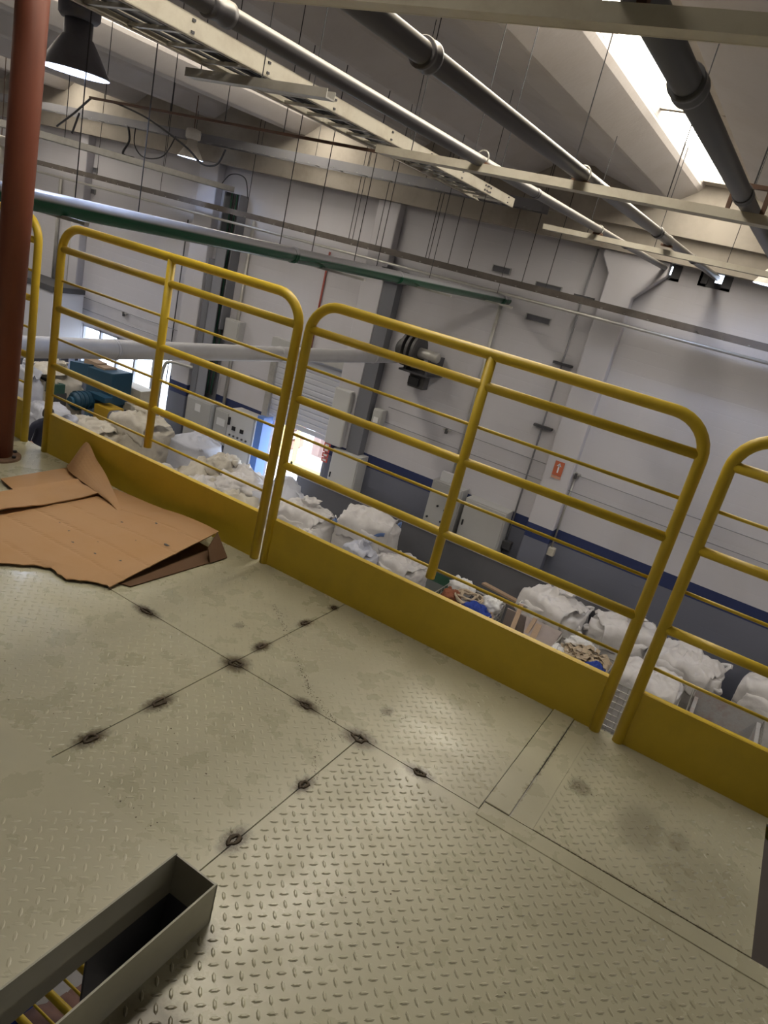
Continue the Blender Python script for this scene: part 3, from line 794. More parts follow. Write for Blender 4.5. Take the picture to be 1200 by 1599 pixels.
# ---- high bay lamps
LINER = mat('lamp_liner', (.85, .87, .9), .4)
def lamp(x, y, z, body, label, s=1.0, top=.10):
    t = thing('high_bay_lamp', (x, y, z), label, 'lamp', 'bell shaped high bay lamps')
    R = .232 * s
    prof = [(R, z), (R * .985, z + .012 * s), (R * .85, z + .06 * s), (R * .70, z + .12 * s), (R * .55, z + .175 * s), (R * .44, z + .215 * s)]
    MB().lathe(prof, x, y, 40).build('reflector', body, t, smooth=True)
    inner = [(r * .975, zz + .001) for r, zz in prof[:4]]
    MB().lathe(inner + [(0, prof[3][1])], x, y, 40).build('inner_liner', LINER, t, smooth=True)
    MB().lathe([(R * .44, z + .215 * s), (R * .40, z + .22 * s), (R * .40, z + .325 * s), (R * .3, z + .33 * s)], x, y, 28).build('neck', body, t, smooth=True)
    MB().lathe([(0, z + .315 * s), (R * .50, z + .318 * s), (R * .58, z + .34 * s), (R * .60, z + .43 * s), (R * .54, z + .48 * s), (R * .2, z + .50 * s), (0, z + .50 * s)], x, y, 28).build('ballast_housing', body, t, smooth=True)
    MB().lathe([(0, z + .09 * s), (R * .60, z + .09 * s)], x, y, 40).build('glowing_lens', LAMPE, t)
    MB().tube([(x, y, z + .49 * s), (x, y, ZF + top)], .008, 6).build('hook', RUSTY, t)
    return t
lamp(-5.0, 3.79, zr(.61), LAMPD, 'nearest bell lamp, dark against the ceiling beside the red post')
lamp(-10.9, 10.8, zr(.67), LAMPW, 'small white bell lamp near the back wall left of centre', 1.0, .30)
lamp(-.80, 10.7, zr(.67), LAMPW, 'white bell lamp cut off by the right edge')
lamp(-13.7, 9.0, zr(-.22), LAMPW, 'white bell lamp half hidden behind the red post', .95)
lamp(3.0, 3.79, zr(.61), LAMPW, 'white bell lamp over the hall beyond the right edge')

# drooping cables near the ceiling
def cable(pts, r, label):
    return tag(MB().tube(bezier(pts, 8), r, 6).build('loose_cable', WIRE, smooth=True), label, 'cable')
cable([(-6.0, 4.87, zr(.61)), (-5.83, 4.87, zr(.60)), (-5.44, 4.87, zr(.53)), (-4.98, 4.87, zr(.38)), (-4.78, 4.87, zr(.28)), (-4.62, 4.87, zr(.30)), (-4.55, 4.87, zr(.42))], .008, 'long dark cable sagging past the small white lamp')
cable([(-12.86, 11.02, zr(1.02)), (-12.76, 11.0, zr(.76)), (-12.9, 11.0, zr(.5)), (-12.58, 11.0, zr(.47))], .022, 'short thick black cable end dangling at the upper left')
cable([(-12.65, 11.02, zr(1.02)), (-12.6, 11.0, zr(.70)), (-12.3, 11.0, zr(.52)), (-11.8, 11.0, zr(.62)), (-11.55, 11.02, zr(1.02))], .012, 'thin cable loop hanging at the upper left')
cable([(-10.9, 11.7, zr(.40)), (-10.6, 11.6, zr(.60)), (-10.25, 11.6, zr(.58)), (-10.2, 11.7, zr(.25))], .010, 'arched cable above the open cable duct')

# ================================================================== WALL-MOUNTED THINGS
def wallbox(name, x0, x1, z0, z1, d, label, cat='cabinet', m_=CABG, y1=12.0, door=True, grp=None, handle=True):
    t = thing(name, ((x0 + x1) / 2, y1 - d, z0), label, cat, grp)
    MB().box(x0, x1, y1 - d, y1 - .002, z0, z1).build('body', m_, t, bevel=.008)
    if door:
        dd = MB().box(x0 + .025, x1 - .025, y1 - d - .022, y1 - d, z0 + .025, z1 - .025).build('door', m_, t, bevel=.006)
        if handle: MB().box(x0 + .05, x0 + .075, y1 - d - .04, y1 - d - .02, (z0 + z1) / 2 - .05, (z0 + z1) / 2 + .05).build('handle', BLACK, dd)
    return t
c_a = wallbox('electrical_cabinet', -4.98, -4.36, -3.2, -2.29, .25, 'grey wall cabinet with two knobs, left of the pair under the navy band', handle=False)
for x, z in ((-4.9, -2.98), (-4.62, -2.98), (-4.45, -2.98), (-4.75, -2.72), (-4.6, -2.75), (-4.5, -2.72)):
    MB().tube([(x, 11.73, z), (x, 11.705, z)], .02, 10).build('knob', BLACK, c_a)
wallbox('electrical_cabinet', -4.26, -3.46, -3.25, -2.36, .30, 'plain grey wall cabinet, right of the pair, closed door')
MB().box(-4.9, -4.7, 11.85, 11.95, -2.29, -2.12).build('top_box', WHITEP, c_a)
c_l1 = wallbox('electrical_cabinet', -10.92, -10.20, -3.70, -2.52, .35, 'wide grey cabinet with a warning label under the cable duct')
MB().box(-10.65, -10.50, 11.622, 11.628, -2.78, -2.62).build('warning_label', WHITEP, c_l1)
c_l2 = wallbox('electrical_cabinet', -10.17, -9.76, -3.30, -2.57, .28, 'small grey cabinet with a paper sheet, between two larger ones', handle=False)
MB().box(-10.07, -9.85, 11.692, 11.698, -2.90, -2.75).build('paper_sheet', WHITEP, c_l2)
c_l3 = wallbox('control_cabinet', -9.73, -9.03, -3.65, -2.45, .35, 'light grey control panel with meters and rows of buttons by the blue door', m_=mat('panel_light', (.56, .56, .55), .45), handle=False)
for x in (-9.53, -9.31):
    MB().box(x - .04, x + .04, 11.60, 11.628, -2.86, -2.78).build('meter', BLACK, c_l3)
for r_, zz in enumerate((-2.98, -3.08, -3.18)):
    for q in range(5):
        x = -9.61 + q * .11
        MB().box(x - .018, x + .018, 11.605, 11.628, zz - .018, zz + .018).build('button', DGREY, c_l3)
MB().box(-9.69, -9.65, 11.59, 11.628, -2.78, -2.62).build('handle', BLACK, c_l3)
wallbox('electrical_cabinet', -7.12, -6.50, -3.45, -2.42, .32, 'white grey tall cabinet right of the bright doorway', m_=mat('panel_light', (.56, .56, .55), .45))
wallbox('junction_box', -10.38, -9.98, -1.20, -.74, .18, 'grey junction box beside the cable duct, above the pale duct', 'box', handle=False)
# dark open cable duct on the wall at the left
d1 = thing('cable_duct', (-10.6, 11.8, -2.5), 'dark open vertical cable duct full of green and black cables', 'duct')
MB().box(-10.98, -10.78, 11.74, 11.99, -2.55, .30).box(-10.45, -10.42, 11.74, 11.99, -1.0, 1.60).box(-10.80, -10.45, 11.96, 11.99, -2.55, 1.60).box(-10.82, -10.79, 11.74, 11.99, -2.55, 1.60).build('casing', mat('duct_grey', (.17, .175, .20), .5), d1)
for q in range(8):
    cm = (mat('green_cable', (.02, .10, .06), .5), WIRE, DGREY)[q % 3]
    MB().tube([(-10.75 + q * .04 + .01 * sin(zz * 3 + q), 11.88, zz) for zz in [-2.4 + i * .4 for i in range(11)]], .014, 6).build('cable', cm, d1, smooth=True)
MB().box(-10.79, -10.55, 11.72, 11.74, -2.5, .55).build('cover', mat('duct_cover', (.26, .27, .31), .5), d1)
# grey metal column duct, centre
d2 = thing('cable_duct', (-6.74, 11.9, -2.4), 'narrow dark grey vertical duct right of the doorway column', 'duct')
MB().box(-6.90, -6.62, 11.78, 11.99, -2.45, .95).build('casing', mat('duct_grey', (.17, .175, .20), .5), d2)
MB().box(-6.96, -6.56, 11.70, 11.99, .78, 1.0).build('top_bracket', DKSTEEL, d2)
for q, (x, z0, z1, r, mm, lab) in enumerate((
        (-3.42, -2.95, 2.05, .016, GREYW, 'thin vertical conduit on the wall left of the flared column'), (-2.63, -2.75, -1.34, .016, GALV, 'short vertical conduit down to a switch right of the flared column'),
        (-10.18, -2.8, 1.2, .035, GALV, 'grey vertical conduit right of the open cable duct'), (-15.4, -2.2, 1.0, .045, GALV, 'vertical pipe at the far left by the white enclosure'),
        (-15.95, -1.3, 1.1, .04, GALV, 'vertical pipe left of the far white enclosure'), (-11.9, -2.6, .9, .012, WIRE, 'thin black vertical cable left of the pale column'),
        (-8.28, -1.0, 1.0, .02, mat('red_conduit', (.35, .08, .06), .5), 'thin red conduit above the shutter'), (-4.72, -2.1, 1.05, .03, GALV, 'grey conduit dropping behind the middle guard rail post'))):
    t = MB().tube([(x, 11.96, z0), (x, 11.96, z1)], r, 10).build('wall_conduit', mm, smooth=True); tag(t, lab, 'conduit')
for z in (1.32, -.81, .25):
    tag(MB().box(-3.56, -3.24, 11.90, 11.99, z - .02, z + .02).build('conduit_strut', DKSTEEL), 'short black strut across the left thin conduit at %s' % ('the top', 'mid height', 'rail height')[(1.32, -.81, .25).index(z)], 'strut')
wallbox('switch_box', -3.48, -3.30, -3.05, -2.90, .12, 'small socket box at the foot of the thin conduit', 'switch', m_=DGREY, door=False)
wallbox('switch_box', -2.72, -2.55, -2.84, -2.70, .12, 'small socket box at the right of the flared column', 'switch', m_=CREAM, door=False)
for x0, x1, z, lab in ((-4.25, -3.80, 1.33, 'dark vent slot in the wall just above the long tray'), (-4.25, -3.82, .82, 'dark vent slot in the wall just below the long tray'),
                       (-5.05, -4.72, 1.42, 'short pale vent slot left of the others'), (-15.2, -14.8, 1.40, 'vent slot on the wall at the upper left'), (-15.1, -14.8, .95, 'lower vent slot on the wall at the upper left')):
    t = thing('wall_vent', ((x0 + x1) / 2, 11.95, z), lab, 'vent')
    MB().box(x0, x1, 11.97, 11.999, z - .055, z - .045).box(x0, x1, 11.97, 11.999, z + .045, z + .055).box(x0, x0 + .012, 11.97, 11.999, z - .05, z + .05).box(x1 - .012, x1, 11.97, 11.999, z - .05, z + .05).build('vent_frame', CABD, t)
    MB().box(x0 + .01, x1 - .01, 11.99, 11.998, z - .045, z + .045).build('dark_opening', mat('vent_dark', (.12, .12, .14), .7), t)
# wires along the wall with insulators
for x0, x1, z, lab in ((-6.3, 4, -1.37, 'upper thin wire strung along the right wall'), (-6.3, 4, -1.66, 'lower thin wire strung along the right wall'),
                       (-15.2, -11.4, -1.36, 'upper thin wire strung along the left wall'), (-15.2, -11.4, -1.62, 'lower thin wire strung along the left wall'), (-9.6, -7.3, -1.72, 'thin wire strung above the shutter')):
    t = MB().tube([(x0, 11.93, z), ((x0 + x1) / 2, 11.93, z - .012), (x1, 11.93, z)], .008, 6).build('strung_wire', GREYW); tag(t, lab, 'wire')
for x, z, lab in ((-5.05, -1.40, 'small grey insulator on the wire left of the middle post'), (-13.4, -1.39, 'small insulator on the left wall wire'), (-2.62, -1.37, 'small insulator beside the red sign')):
    t = thing('insulator', (x, 11.93, z), lab, 'insulator')
    MB().box(x - .06, x + .06, 11.90, 11.99, z - .015, z + .015).build('arm', GALV, t)
    MB().box(x - .02, x + .02, 11.89, 11.94, z - .07, z + .02).build('spool', DGREY, t)
# extinguisher sign
sg = thing('extinguisher_sign', (-2.9, 11.79, -1.33), 'small red and white fire extinguisher arrow sign on the flared column', 'sign')
MB().box(-2.98, -2.82, 11.788, 11.795, -1.47, -1.23).build('plate', REDS, sg)
MB().box(-2.912, -2.888, 11.784, 11.788, -1.42, -1.29).build('pictogram', WHITEP, sg)
b = MB(); b.v = [(-2.94, 11.784, -1.31), (-2.86, 11.784, -1.31), (-2.90, 11.784, -1.255), (-2.94, 11.788, -1.31), (-2.86, 11.788, -1.31), (-2.90, 11.788, -1.255)]
b.f = [(0, 1, 2), (3, 5, 4), (0, 3, 4, 1), (1, 4, 5, 2), (2, 5, 3, 0)]; b.build('arrow_head', WHITEP, sg)
MB().box(-2.98, -2.82, 11.787, 11.795, -1.52, -1.48).build('caption_strip', mat('caption', (.6, .3, .2), .6), sg)
# red lamp and signs by the doorway
rl = thing('warning_light', (-7.25, 11.75, -1.58), 'red beacon on a white tube beside the doorway column', 'lamp')
MB().lathe([(0, -1.5), (.05, -1.5), (.06, -1.54), (.05, -1.6), (0, -1.6)], -7.28, 11.72, 14).build('red_lens', mat('dull_red', (.4, .03, .02), .4), rl, smooth=True)
MB().tube([(-7.28, 11.72, -3.4), (-7.28, 11.72, -1.6)], .012, 8).build('stem', GREYW, rl)
for k, z in enumerate((-2.42, -2.52, -2.62, -2.72)):
    t = thing('safety_plate', (-7.27, 11.7, z), 'small red and white safety plate beside the doorway, number %s from the top' % ('one', 'two', 'three', 'four')[k], 'sign', 'red safety plates by the doorway')
    MB().box(-7.34, -7.20, 11.68, 11.69, z - .04, z + .04).build('plate', mat('plate_red', (.55, .08, .06), .5), t)
    MB().box(-7.31, -7.23, 11.676, 11.68, z - .018, z + .018).build('plate_text', WHITEP, t)
sr = thing('siren_box', (-6.42, 11.85, -1.62), 'grey rounded siren box on the wall right of the column duct', 'box')
MB().box(-6.54, -6.32, 11.80, 11.99, -1.76, -1.44).build('housing', CABG, sr, bevel=.04)
MB().box(-6.48, -6.38, 11.785, 11.80, -1.70, -1.60).build('grille', WHITEP, sr)
# white roller tube housing beside door
tag(MB().box(-7.36, -6.98, 11.66, 11.8, -2.38, -1.28).build('trunking_box', mat('panel_light', (.56, .56, .55), .45), bevel=.03), 'pale upright trunking box above the tall cabinet', 'trunking')

# hose / motor reel on bracket
re_ = thing('cable_reel', (-5.75, 11.7, -.4), 'dark motorised reel on a bracket at the end of the pale duct', 'reel')
def lathe_x(prof, cx, cy, cz, n=28):   # prof (r, x)
    b = MB()
    for r, x in prof:
        for k in range(n):
            g_ = 2 * pi * k / n; b.v.append((cx + x, cy + r * cos(g_), cz + r * sin(g_)))
    for i in range(len(prof) - 1):
        for k in range(n): b.f.append((i * n + k, i * n + (k + 1) % n, (i + 1) * n + (k + 1) % n, (i + 1) * n + k))
    b.f.append(tuple(reversed(range(n)))); b.f.append(tuple((len(prof) - 1) * n + k for k in range(n)))
    return b
DRUM = mat('reel_grey', (.085, .083, .085), .5, .3)
for off in (-.16, -.05, .06):
    lathe_x([(.25, off), (.29, off + .01), (.29, off + .06), (.25, off + .07)], -5.86, 11.5, -.20).build('reel_disc', DRUM, re_, smooth=False)
lathe_x([(.12, -.30), (.17, -.26), (.17, -.16)], -5.86, 11.5, -.22).build('motor', DRUM, re_, smooth=True)
lathe_x([(.085, .10), (.09, .12), (.09, .48), (.08, .50)], -5.86, 11.5, -.20).build('drum_hub', GALV, re_, smooth=True)
MB().box(-6.0, -5.42, 11.38, 11.98, -.56, -.53).box(-5.95, -5.9, 11.45, 11.98, -.53, -.30).box(-5.52, -5.47, 11.45, 11.98, -.53, -.22).build('shelf_bracket', DKSTEEL, re_)
MB().box(-5.82, -5.52, 11.5, 11.7, -.80, -.56).build('lower_motor', DRUM, re_)
MB().box(-5.80, -5.60, 11.44, 11.5, -.76, -.62).build('terminal_cover', BLACK, re_)

for x, zc in ((-2.34, zr(.67)), (-1.62, zr(.70))):
    b = MB(); b.box(x - .20, x - .03, 12.05, 12.10, zc - .12, zc + .12).box(x + .075, x + .20, 12.05, 12.10, zc - .12, zc + .12).box(x - .03, x + .075, 12.05, 12.10, zc + .055, zc + .12).box(x - .03, x + .075, 12.05, 12.10, zc - .12, zc - .065)
    tag(b.build('hole_packing', DGREY), 'dark packing plate in the wall hole of the %s pipe' % ('left' if x < -2 else 'right'), 'plate')
# cables into pipe holes: dark hole surrounds
for x0, x1, z0, z1, lab in ((-2.53, -2.13, hz0 - .03, hz1 + .03, 'dark rough opening around the left pipe'), (-1.86, -1.41, hz0 - .01, hz1 + .05, 'dark rough opening around the right pipe')):
    t = MB().box(x0, x1, 11.985, 11.999, z0, z0 + .035).box(x0, x1, 11.985, 11.999, z1 - .035, z1).box(x0, x0 + .035, 11.985, 11.999, z0, z1).box(x1 - .13, x1, 11.985, 11.999, z0, z1).box(x0, x0 + .12, 11.985, 11.999, z0, z1)
    tag(t.build('pipe_opening', DGREY), lab, 'opening')

# ================================================================== OUTSIDE THE DOORWAY
dl = tag(MB().box(-8.96, -8.82, 11.60, 11.75, GZ, -2.36).box(-8.82, -8.80, 11.60, 11.90, GZ, -2.36).build('blue_door_leaf', BLUEP), 'light blue steel door leaf standing open left of the doorway', 'door')
yf = thing('yellow_frame', (-9.2, 14.6, GZ), 'yellow steel frame standing in the yard beyond the doorway', 'frame')
YB = mat('bright_yellow', (.75, .60, .25), .5)
MB().box(-9.96, -9.90, 14.5, 14.62, GZ, -2.2).build('upright', YB, yf)
MB().box(-7.9, -7.80, 14.5, 14.62, GZ, -2.9).build('upright', YB, yf)
MB().box(-10.0, -7.8, 14.5, 14.60, GZ + .05, GZ + .15).build('sill_bar', YB, yf)
MB().box(-10.7, -10.62, 14.9, 15.0, GZ, -2.0).box(-10.55, -10.5, 14.9, 15.0, GZ, -2.0).build('upright', YB, yf)
ct = thing('skip_container', (-9, 15.6, GZ), 'reddish brown scrap container in the sunlit yard', 'container')
MB().box(-9.9, -7.7, 15.2, 17, GZ + .25, -2.95).build('body', BROWN, ct, bevel=.03)
MB().box(-9.95, -7.65, 15.15, 17.05, -2.97, -2.88).build('rim', BROWN, ct)
for q in range(4): MB().box(-9.7 + q * .6, -9.62 + q * .6, 15.13, 15.2, GZ + .3, -2.97).build('rib', BROWN, ct)
bs = thing('crate_stack', (-11.4, 15.6, GZ), 'stack of reddish crates in the yard seen at the left of the doorway', 'crates')
for q in range(7):
    MB().box(-12.2, -10.9, 15.5, 16.3, GZ + q * .27, GZ + q * .27 + .2).build('crate', (BRICK, mat('crate_pale', (.55, .48, .42), .7))[q % 2], bs)

# ================================================================== THINGS ON THE SHOP FLOOR
def bag(x, y, w_, d_, h_, label, seed, m_=BAGW, tilt=0.0, top='tied', rot=0.0, z0=GZ, loops=True, name='bulk_bag', cat='bag', grp='white bulk bags on the shop floor', loopm=None, bulge=.06, flap=True, crease=1.0):
    t = thing(name, (x, y, z0), label, cat, grp)
    N, K = 84, 52; b = MB(); R = random.Random(seed)
    off = V((seed * 7.3, seed * 3.1, seed * 1.7))
    def ring(zz, sx, sy, p_, amp, ph=0):
        amp *= crease
        for k in range(N):
            g_ = 2 * pi * k / N; c, s_ = cos(g_), sin(g_)
            r = (abs(c) ** p_ + abs(s_) ** p_) ** (-1 / p_)
            px, py = c * r * sx / 2, s_ * r * sy / 2
            q = V((px, py, zz)) * 3.2 + off
            n1 = noise.noise(q); n2 = (1 - abs(noise.noise(V((q.x * 1.9, q.y * 1.9, q.z * 3.4)) + V((5, 5, 5)))) * 2.4) * .6 + (1 - abs(noise.noise(V((q.x * 3.2, q.y * 3.2, q.z * 6)))) * 2.4) * .12
            f = 1 + amp * (n1 * .45 + n2 * .55)
            zq = zz + amp * (.45 * noise.noise(q * 1.7 + V((9, 1, 2))) + .30 * (1 - 2.4 * abs(noise.noise(q * 1.5 + V((2, 7, 2))))) + .07 * (1 - 2.4 * abs(noise.noise(q * 3.3)))) * (1 if zz > .2 else 0)
            b.v.append((px * f, py * f, zq))
    body_end = int(K * .62)
    for i in range(K):
        if i <= body_end:
            tt = i / body_end; zz = h_ * .86 * tt
            bu = 1 + bulge * sin(pi * tt)
            ring(zz, w_ * bu, d_ * bu, 5 - 1.5 * tt, .035 + .075 * tt * tt)
        else:
            tt = (i - body_end) / (K - 1 - body_end)
            if top == 'tied':
                sc = 1 - .86 * tt ** .8; zz = h_ * (.86 + .10 * sin(tt * pi / 2)) + (.10 * h_ * max(0, tt - .7) / .3)
                ring(zz, w_ * sc, d_ * sc, 3.5 - 1.2 * tt, .07 + .22 * tt)
            elif top == 'open':
                sc = 1 + .03 * tt if tt < .5 else 1.03 - .16 * (tt - .5); zz = h_ * (.86 + .14 * min(1, tt * 2)) - (.0 if tt < .5 else h_ * .35 * (tt - .5))
                ring(zz, w_ * sc, d_ * sc, 3.2, .10)
            else:   # flat, folded over
                sc = 1 - .95 * tt; zz = h_ * (.86 + .09 * sin(tt * pi / 2)) + .04 * noise.noise(V((tt * 5, seed, 0)))
                ring(zz, w_ * sc, d_ * sc, 3.5, .11 + .22 * tt)
    for i in range(K - 1):
        for k in range(N): b.f.append((i * N + k, i * N + (k + 1) % N, (i + 1) * N + (k + 1) % N, (i + 1) * N + k))
    b.f.append(tuple(reversed(range(N)))); b.f.append(tuple((K - 1) * N + k for k in range(N)))
    cr, sr_ = cos(rot), sin(rot)
    b.v = [(x + px * cr - py * sr_ + tilt * zz, y + px * sr_ + py * cr, z0 + max(zz, 0)) for px, py, zz in b.v]
    b.build('bag_body', m_, t, smooth=True)
    if top == 'tied':   # ruffled spout
        sp = MB(); n_ = 22
        for i in range(6):
            for k in range(n_):
                g_ = 2 * pi * k / n_; rr = (.05 + .02 * i * (1 + .35 * sin(k * 1.7 + seed))) * (w_ / .95)
                sp.v.append((x + tilt * h_ + rr * cos(g_) + .02 * i * sin(seed), y + rr * sin(g_), z0 + h_ * .97 + .035 * i + .02 * noise.noise(V((k, i, seed)))))
        for i in range(5):
            for k in range(n_): sp.f.append((i * n_ + k, i * n_ + (k + 1) % n_, (i + 1) * n_ + (k + 1) % n_, (i + 1) * n_ + k))
        o = sp.build('spout', m_, t, smooth=True); o.modifiers.new('s', 'SOLIDIFY').thickness = .006
    # slack cloth folded over the top and down one side
    if flap:
        fl_ = MB(); nu, nv = 44, 34; fa = R.uniform(-.5, .5) - pi / 2
        for i in range(nu + 1):
            for j in range(nv + 1):
                u = -1 + 2 * i / nu; v = j / nv
                px = u * w_ * .46; r_ = (v - .25) * d_ * .98
                over = max(0, r_ - d_ * .44)
                zz = h_ * (.99 - .05 * u * u) - over * 1.3; r2 = min(r_, d_ * .50)
                q = V((px * 3.2, r_ * 3.2, seed * 2.1))
                zz += .05 * noise.noise(q) + .05 * (1 - 2.4 * abs(noise.noise(q * 1.8))) + .012 * (1 - 2.4 * abs(noise.noise(q * 3.6)))
                r2 += .05 * noise.noise(q + V((4, 4, 4)))
                cx2, sy2 = cos(fa), sin(fa)
                fl_.v.append((x + tilt * h_ - px * sy2 + r2 * cx2, y + px * cx2 + r2 * sy2, z0 + zz))
        for i in range(nu):
            for j in range(nv): fl_.f.append((i * (nv + 1) + j, (i + 1) * (nv + 1) + j, (i + 1) * (nv + 1) + j + 1, i * (nv + 1) + j + 1))
        o = fl_.build('slack_flap', m_, t, smooth=True); o.modifiers.new('s', 'SOLIDIFY').thickness = .008
    if loops:
        for sx in (-1, 1):
            for sy in (-1, 1):
                a = V((sx * w_ * .46, sy * d_ * .30, h_ * .80)); c = V((sx * w_ * .30, sy * d_ * .46, h_ * .80)); mdl = V(((a.x + c.x) / 2 * R.uniform(.85, 1.5), (a.y + c.y) / 2 * R.uniform(.85, 1.4), h_ * R.uniform(.74, .96)))
                pts = bezier([a, a.lerp(mdl, .6) + V((0, 0, .04)), mdl, c.lerp(mdl, .6) + V((0, 0, .03)), c], 4)
                pts = [V((x + p.x * cr - p.y * sr_ + tilt * p.z, y + p.x * sr_ + p.y * cr, z0 + p.z)) for p in pts]
                lp = MB(); n_ = len(pts)
                for i, p in enumerate(pts):
                    tg = (pts[min(i + 1, n_ - 1)] - pts[max(i - 1, 0)]).normalized(); s_ = tg.cross(V((sx, sy, 0)).normalized()).normalized() * .03
                    lp.v += [tuple(p + s_), tuple(p - s_)]
                for i in range(n_ - 1): lp.f.append((2 * i, 2 * i + 1, 2 * i + 3, 2 * i + 2))
                o = lp.build('lifting_loop', loopm or m_, t, smooth=True); o.modifiers.new('s', 'SOLIDIFY').thickness = .008
    return t

def sack(x, y, z, sx, sy, sz, label, seed, m_=BAGW, rot=0.0, grp='crumpled empty sacks piled on the floor', name='crumpled_sack'):
    t = thing(name, (x, y, z), label, 'sack', grp)
    b = MB(); N, K = 44, 22; off = V((seed * 5.1, seed * 2.7, seed * .9))
    for i in range(K + 1):
        ph = -pi / 2 + pi * i / K
        for k in range(N):
            g_ = 2 * pi * k / N
            d = V((cos(ph) * cos(g_), cos(ph) * sin(g_), sin(ph)))
            q = d * 1.6 + off
            rr = .80 + .26 * noise.noise(q) + .26 * (1 - 2.2 * abs(noise.noise(q * 2.1))) * .6 + .10 * (1 - 2 * abs(noise.noise(q * 4.3)))
            px, py, pz = d.x * sx / 2 * rr, d.y * sy / 2 * rr, d.z * sz * rr * .62
            pz = max(pz, -sz * .45)
            b.v.append((x + px * cos(rot) - py * sin(rot), y + px * sin(rot) + py * cos(rot), z + sz * .45 + pz))
    for i in range(K):
        for k in range(N): b.f.append((i * N + k, i * N + (k + 1) % N, (i + 1) * N + (k + 1) % N, (i + 1) * N + k))
    b.build('sack_cloth', m_, t, smooth=True)
    # a loose twisted neck
    pts = [V((x, y, z + sz * .72))]
    R = random.Random(seed); a = R.uniform(0, 6.28)
    for i in range(1, 6): pts.append(pts[0] + V((cos(a) * .07 * i, sin(a) * .07 * i, .03 * i - .004 * i * i + R.uniform(-.01, .01))) * (sx / .8))
    MB().tube(pts, [.10 * sx, .07 * sx, .035 * sx, .05 * sx, .08 * sx, .10 * sx], 9).build('sack_neck', m_, t, smooth=True)
    return t

bag(-1.98, 10.95, .93, .9, 1.12, 'white bulk bag leaning on the low wall, leftmost of the right hand row', 1, top='tied', tilt=-.05)
bag(-.98, 11.15, .98, .9, 1.12, 'white bulk bag second in the right hand row, ribbed side', 2, top='tied')
bag(.02, 11.05, 1.0, .95, 1.08, 'white bulk bag third in the right hand row, frayed top flap', 3, top='flat')
bag(1.32, 11.25, 1.05, .95, 1.12, 'white bulk bag at the right edge of the view', 4, top='tied', m_=BAGW)
bag(2.5, 11.2, 1.0, .95, 1.1, 'white bulk bag beyond the right edge', 5, top='tied')
# left part
bag(-5.35, 10.45, .95, .9, 1.35, 'tall white bulk bag with blue loop behind the middle panel', 6, top='flat', m_=BAGW, loopm=STRAPB)
bag(-5.05, 9.85, .50, .45, 1.0, 'narrow bluish ribbed sack with blue seam in front of the low wall', 7, top='tied', m_=BAGB, loops=False, loopm=STRAPB)
bag(-4.45, 10.25, .75, .7, .92, 'squat white bag with a flat slack top at the foot of the middle post', 8, top='flat', m_=BAGW, loops=False)
bag(-6.25, 10.05, 1.0, .9, 1.15, 'large slumped white bag pile left of the tall blue loop bag', 9, top='tied', m_=BAGW, tilt=-.1)
bag(-9.50, 10.55, .85, .8, 1.42, 'smooth bright white bulk bag with a black strap behind the left panel', 10, top='flat', m_=BAGB, flap=False, crease=.3, bulge=.1)
bag(-10.35, 10.0, 1.05, .9, 1.50, 'wide white bulk bag with a raised crumpled top left of the control cabinets', 11, top='tied', m_=BAGY)
bag(-11.0, 9.35, 1.1, .8, 1.22, 'cream bag with folded layers beside the blue machine', 12, top='flat', m_=BAGY)
bag(-11.35, 8.75, .8, .7, 1.45, 'bluish white bag behind the person', 13, top='flat', m_=BAGB)
bag(-12.55, 9.65, .9, .8, 1.85, 'big crumpled white bag above the green crate at the left', 14, top='tied', m_=BAGY)
bag(-12.0, 8.6, .55, .5, 2.0, 'tall slender white bag beside the red post', 15, top='tied', m_=BAGB, loops=False)
bag(-12.85, 8.2, .9, .9, 1.7, 'white bag behind the red post at the left edge', 16, top='tied', m_=BAGW)
# heaps of empty sacks
hp = [(-8.9, 10.3, GZ, 1.3, 1.1, 1.0, BAGY, 'cream sack with a raised corner at the left of the big heap'), (-8.2, 10.6, GZ, 1.2, 1.0, 1.05, BAGW, 'white sack with twisted neck in the heap below the control panel'),
      (-8.5, 9.7, GZ, 1.3, 1.1, .95, BAGW, 'flat white sack at the front left of the heap'), (-7.6, 9.7, GZ, 1.3, 1.2, .95, BAGY, 'cream sack at the front of the heap beside the panel gap'),
      (-7.3, 10.6, GZ, 1.5, 1.2, 1.1, BAGB, 'bluish sack under the bright doorway'), (-6.9, 10.0, GZ, 1.1, 1.0, 1.0, BAGW, 'white sack right of the panel gap'),
      (-9.4, 9.5, GZ, 1.3, 1.0, .9, BAGW, 'white sack lying in front of the smooth bright bag'), (-5.9, 9.5, GZ, 1.0, .8, .95, BAGW, 'white sack with blue strap behind the toe board'),
      (-10.3, 9.0, GZ, 1.2, .8, .85, BAGY, 'cream sack below the wide open bag'), (-6.7, 9.3, GZ, 1.2, .8, .7, BAGY, 'grey shaded sack low in the heap'),
      (-7.9, 10.1, GZ + .75, .9, .8, .38, BAGW, 'crumpled sack topmost on the big heap'), (-8.7, 10.5, GZ + .8, .7, .6, .42, BAGY, 'cream sack perched on the heap below the cabinets')]
for i, (x, y, z_, a, b_, c_, mm, lab) in enumerate(hp): sack(x, y, z_, a, b_, c_, lab, 20 + i, mm, rot=i * .7)

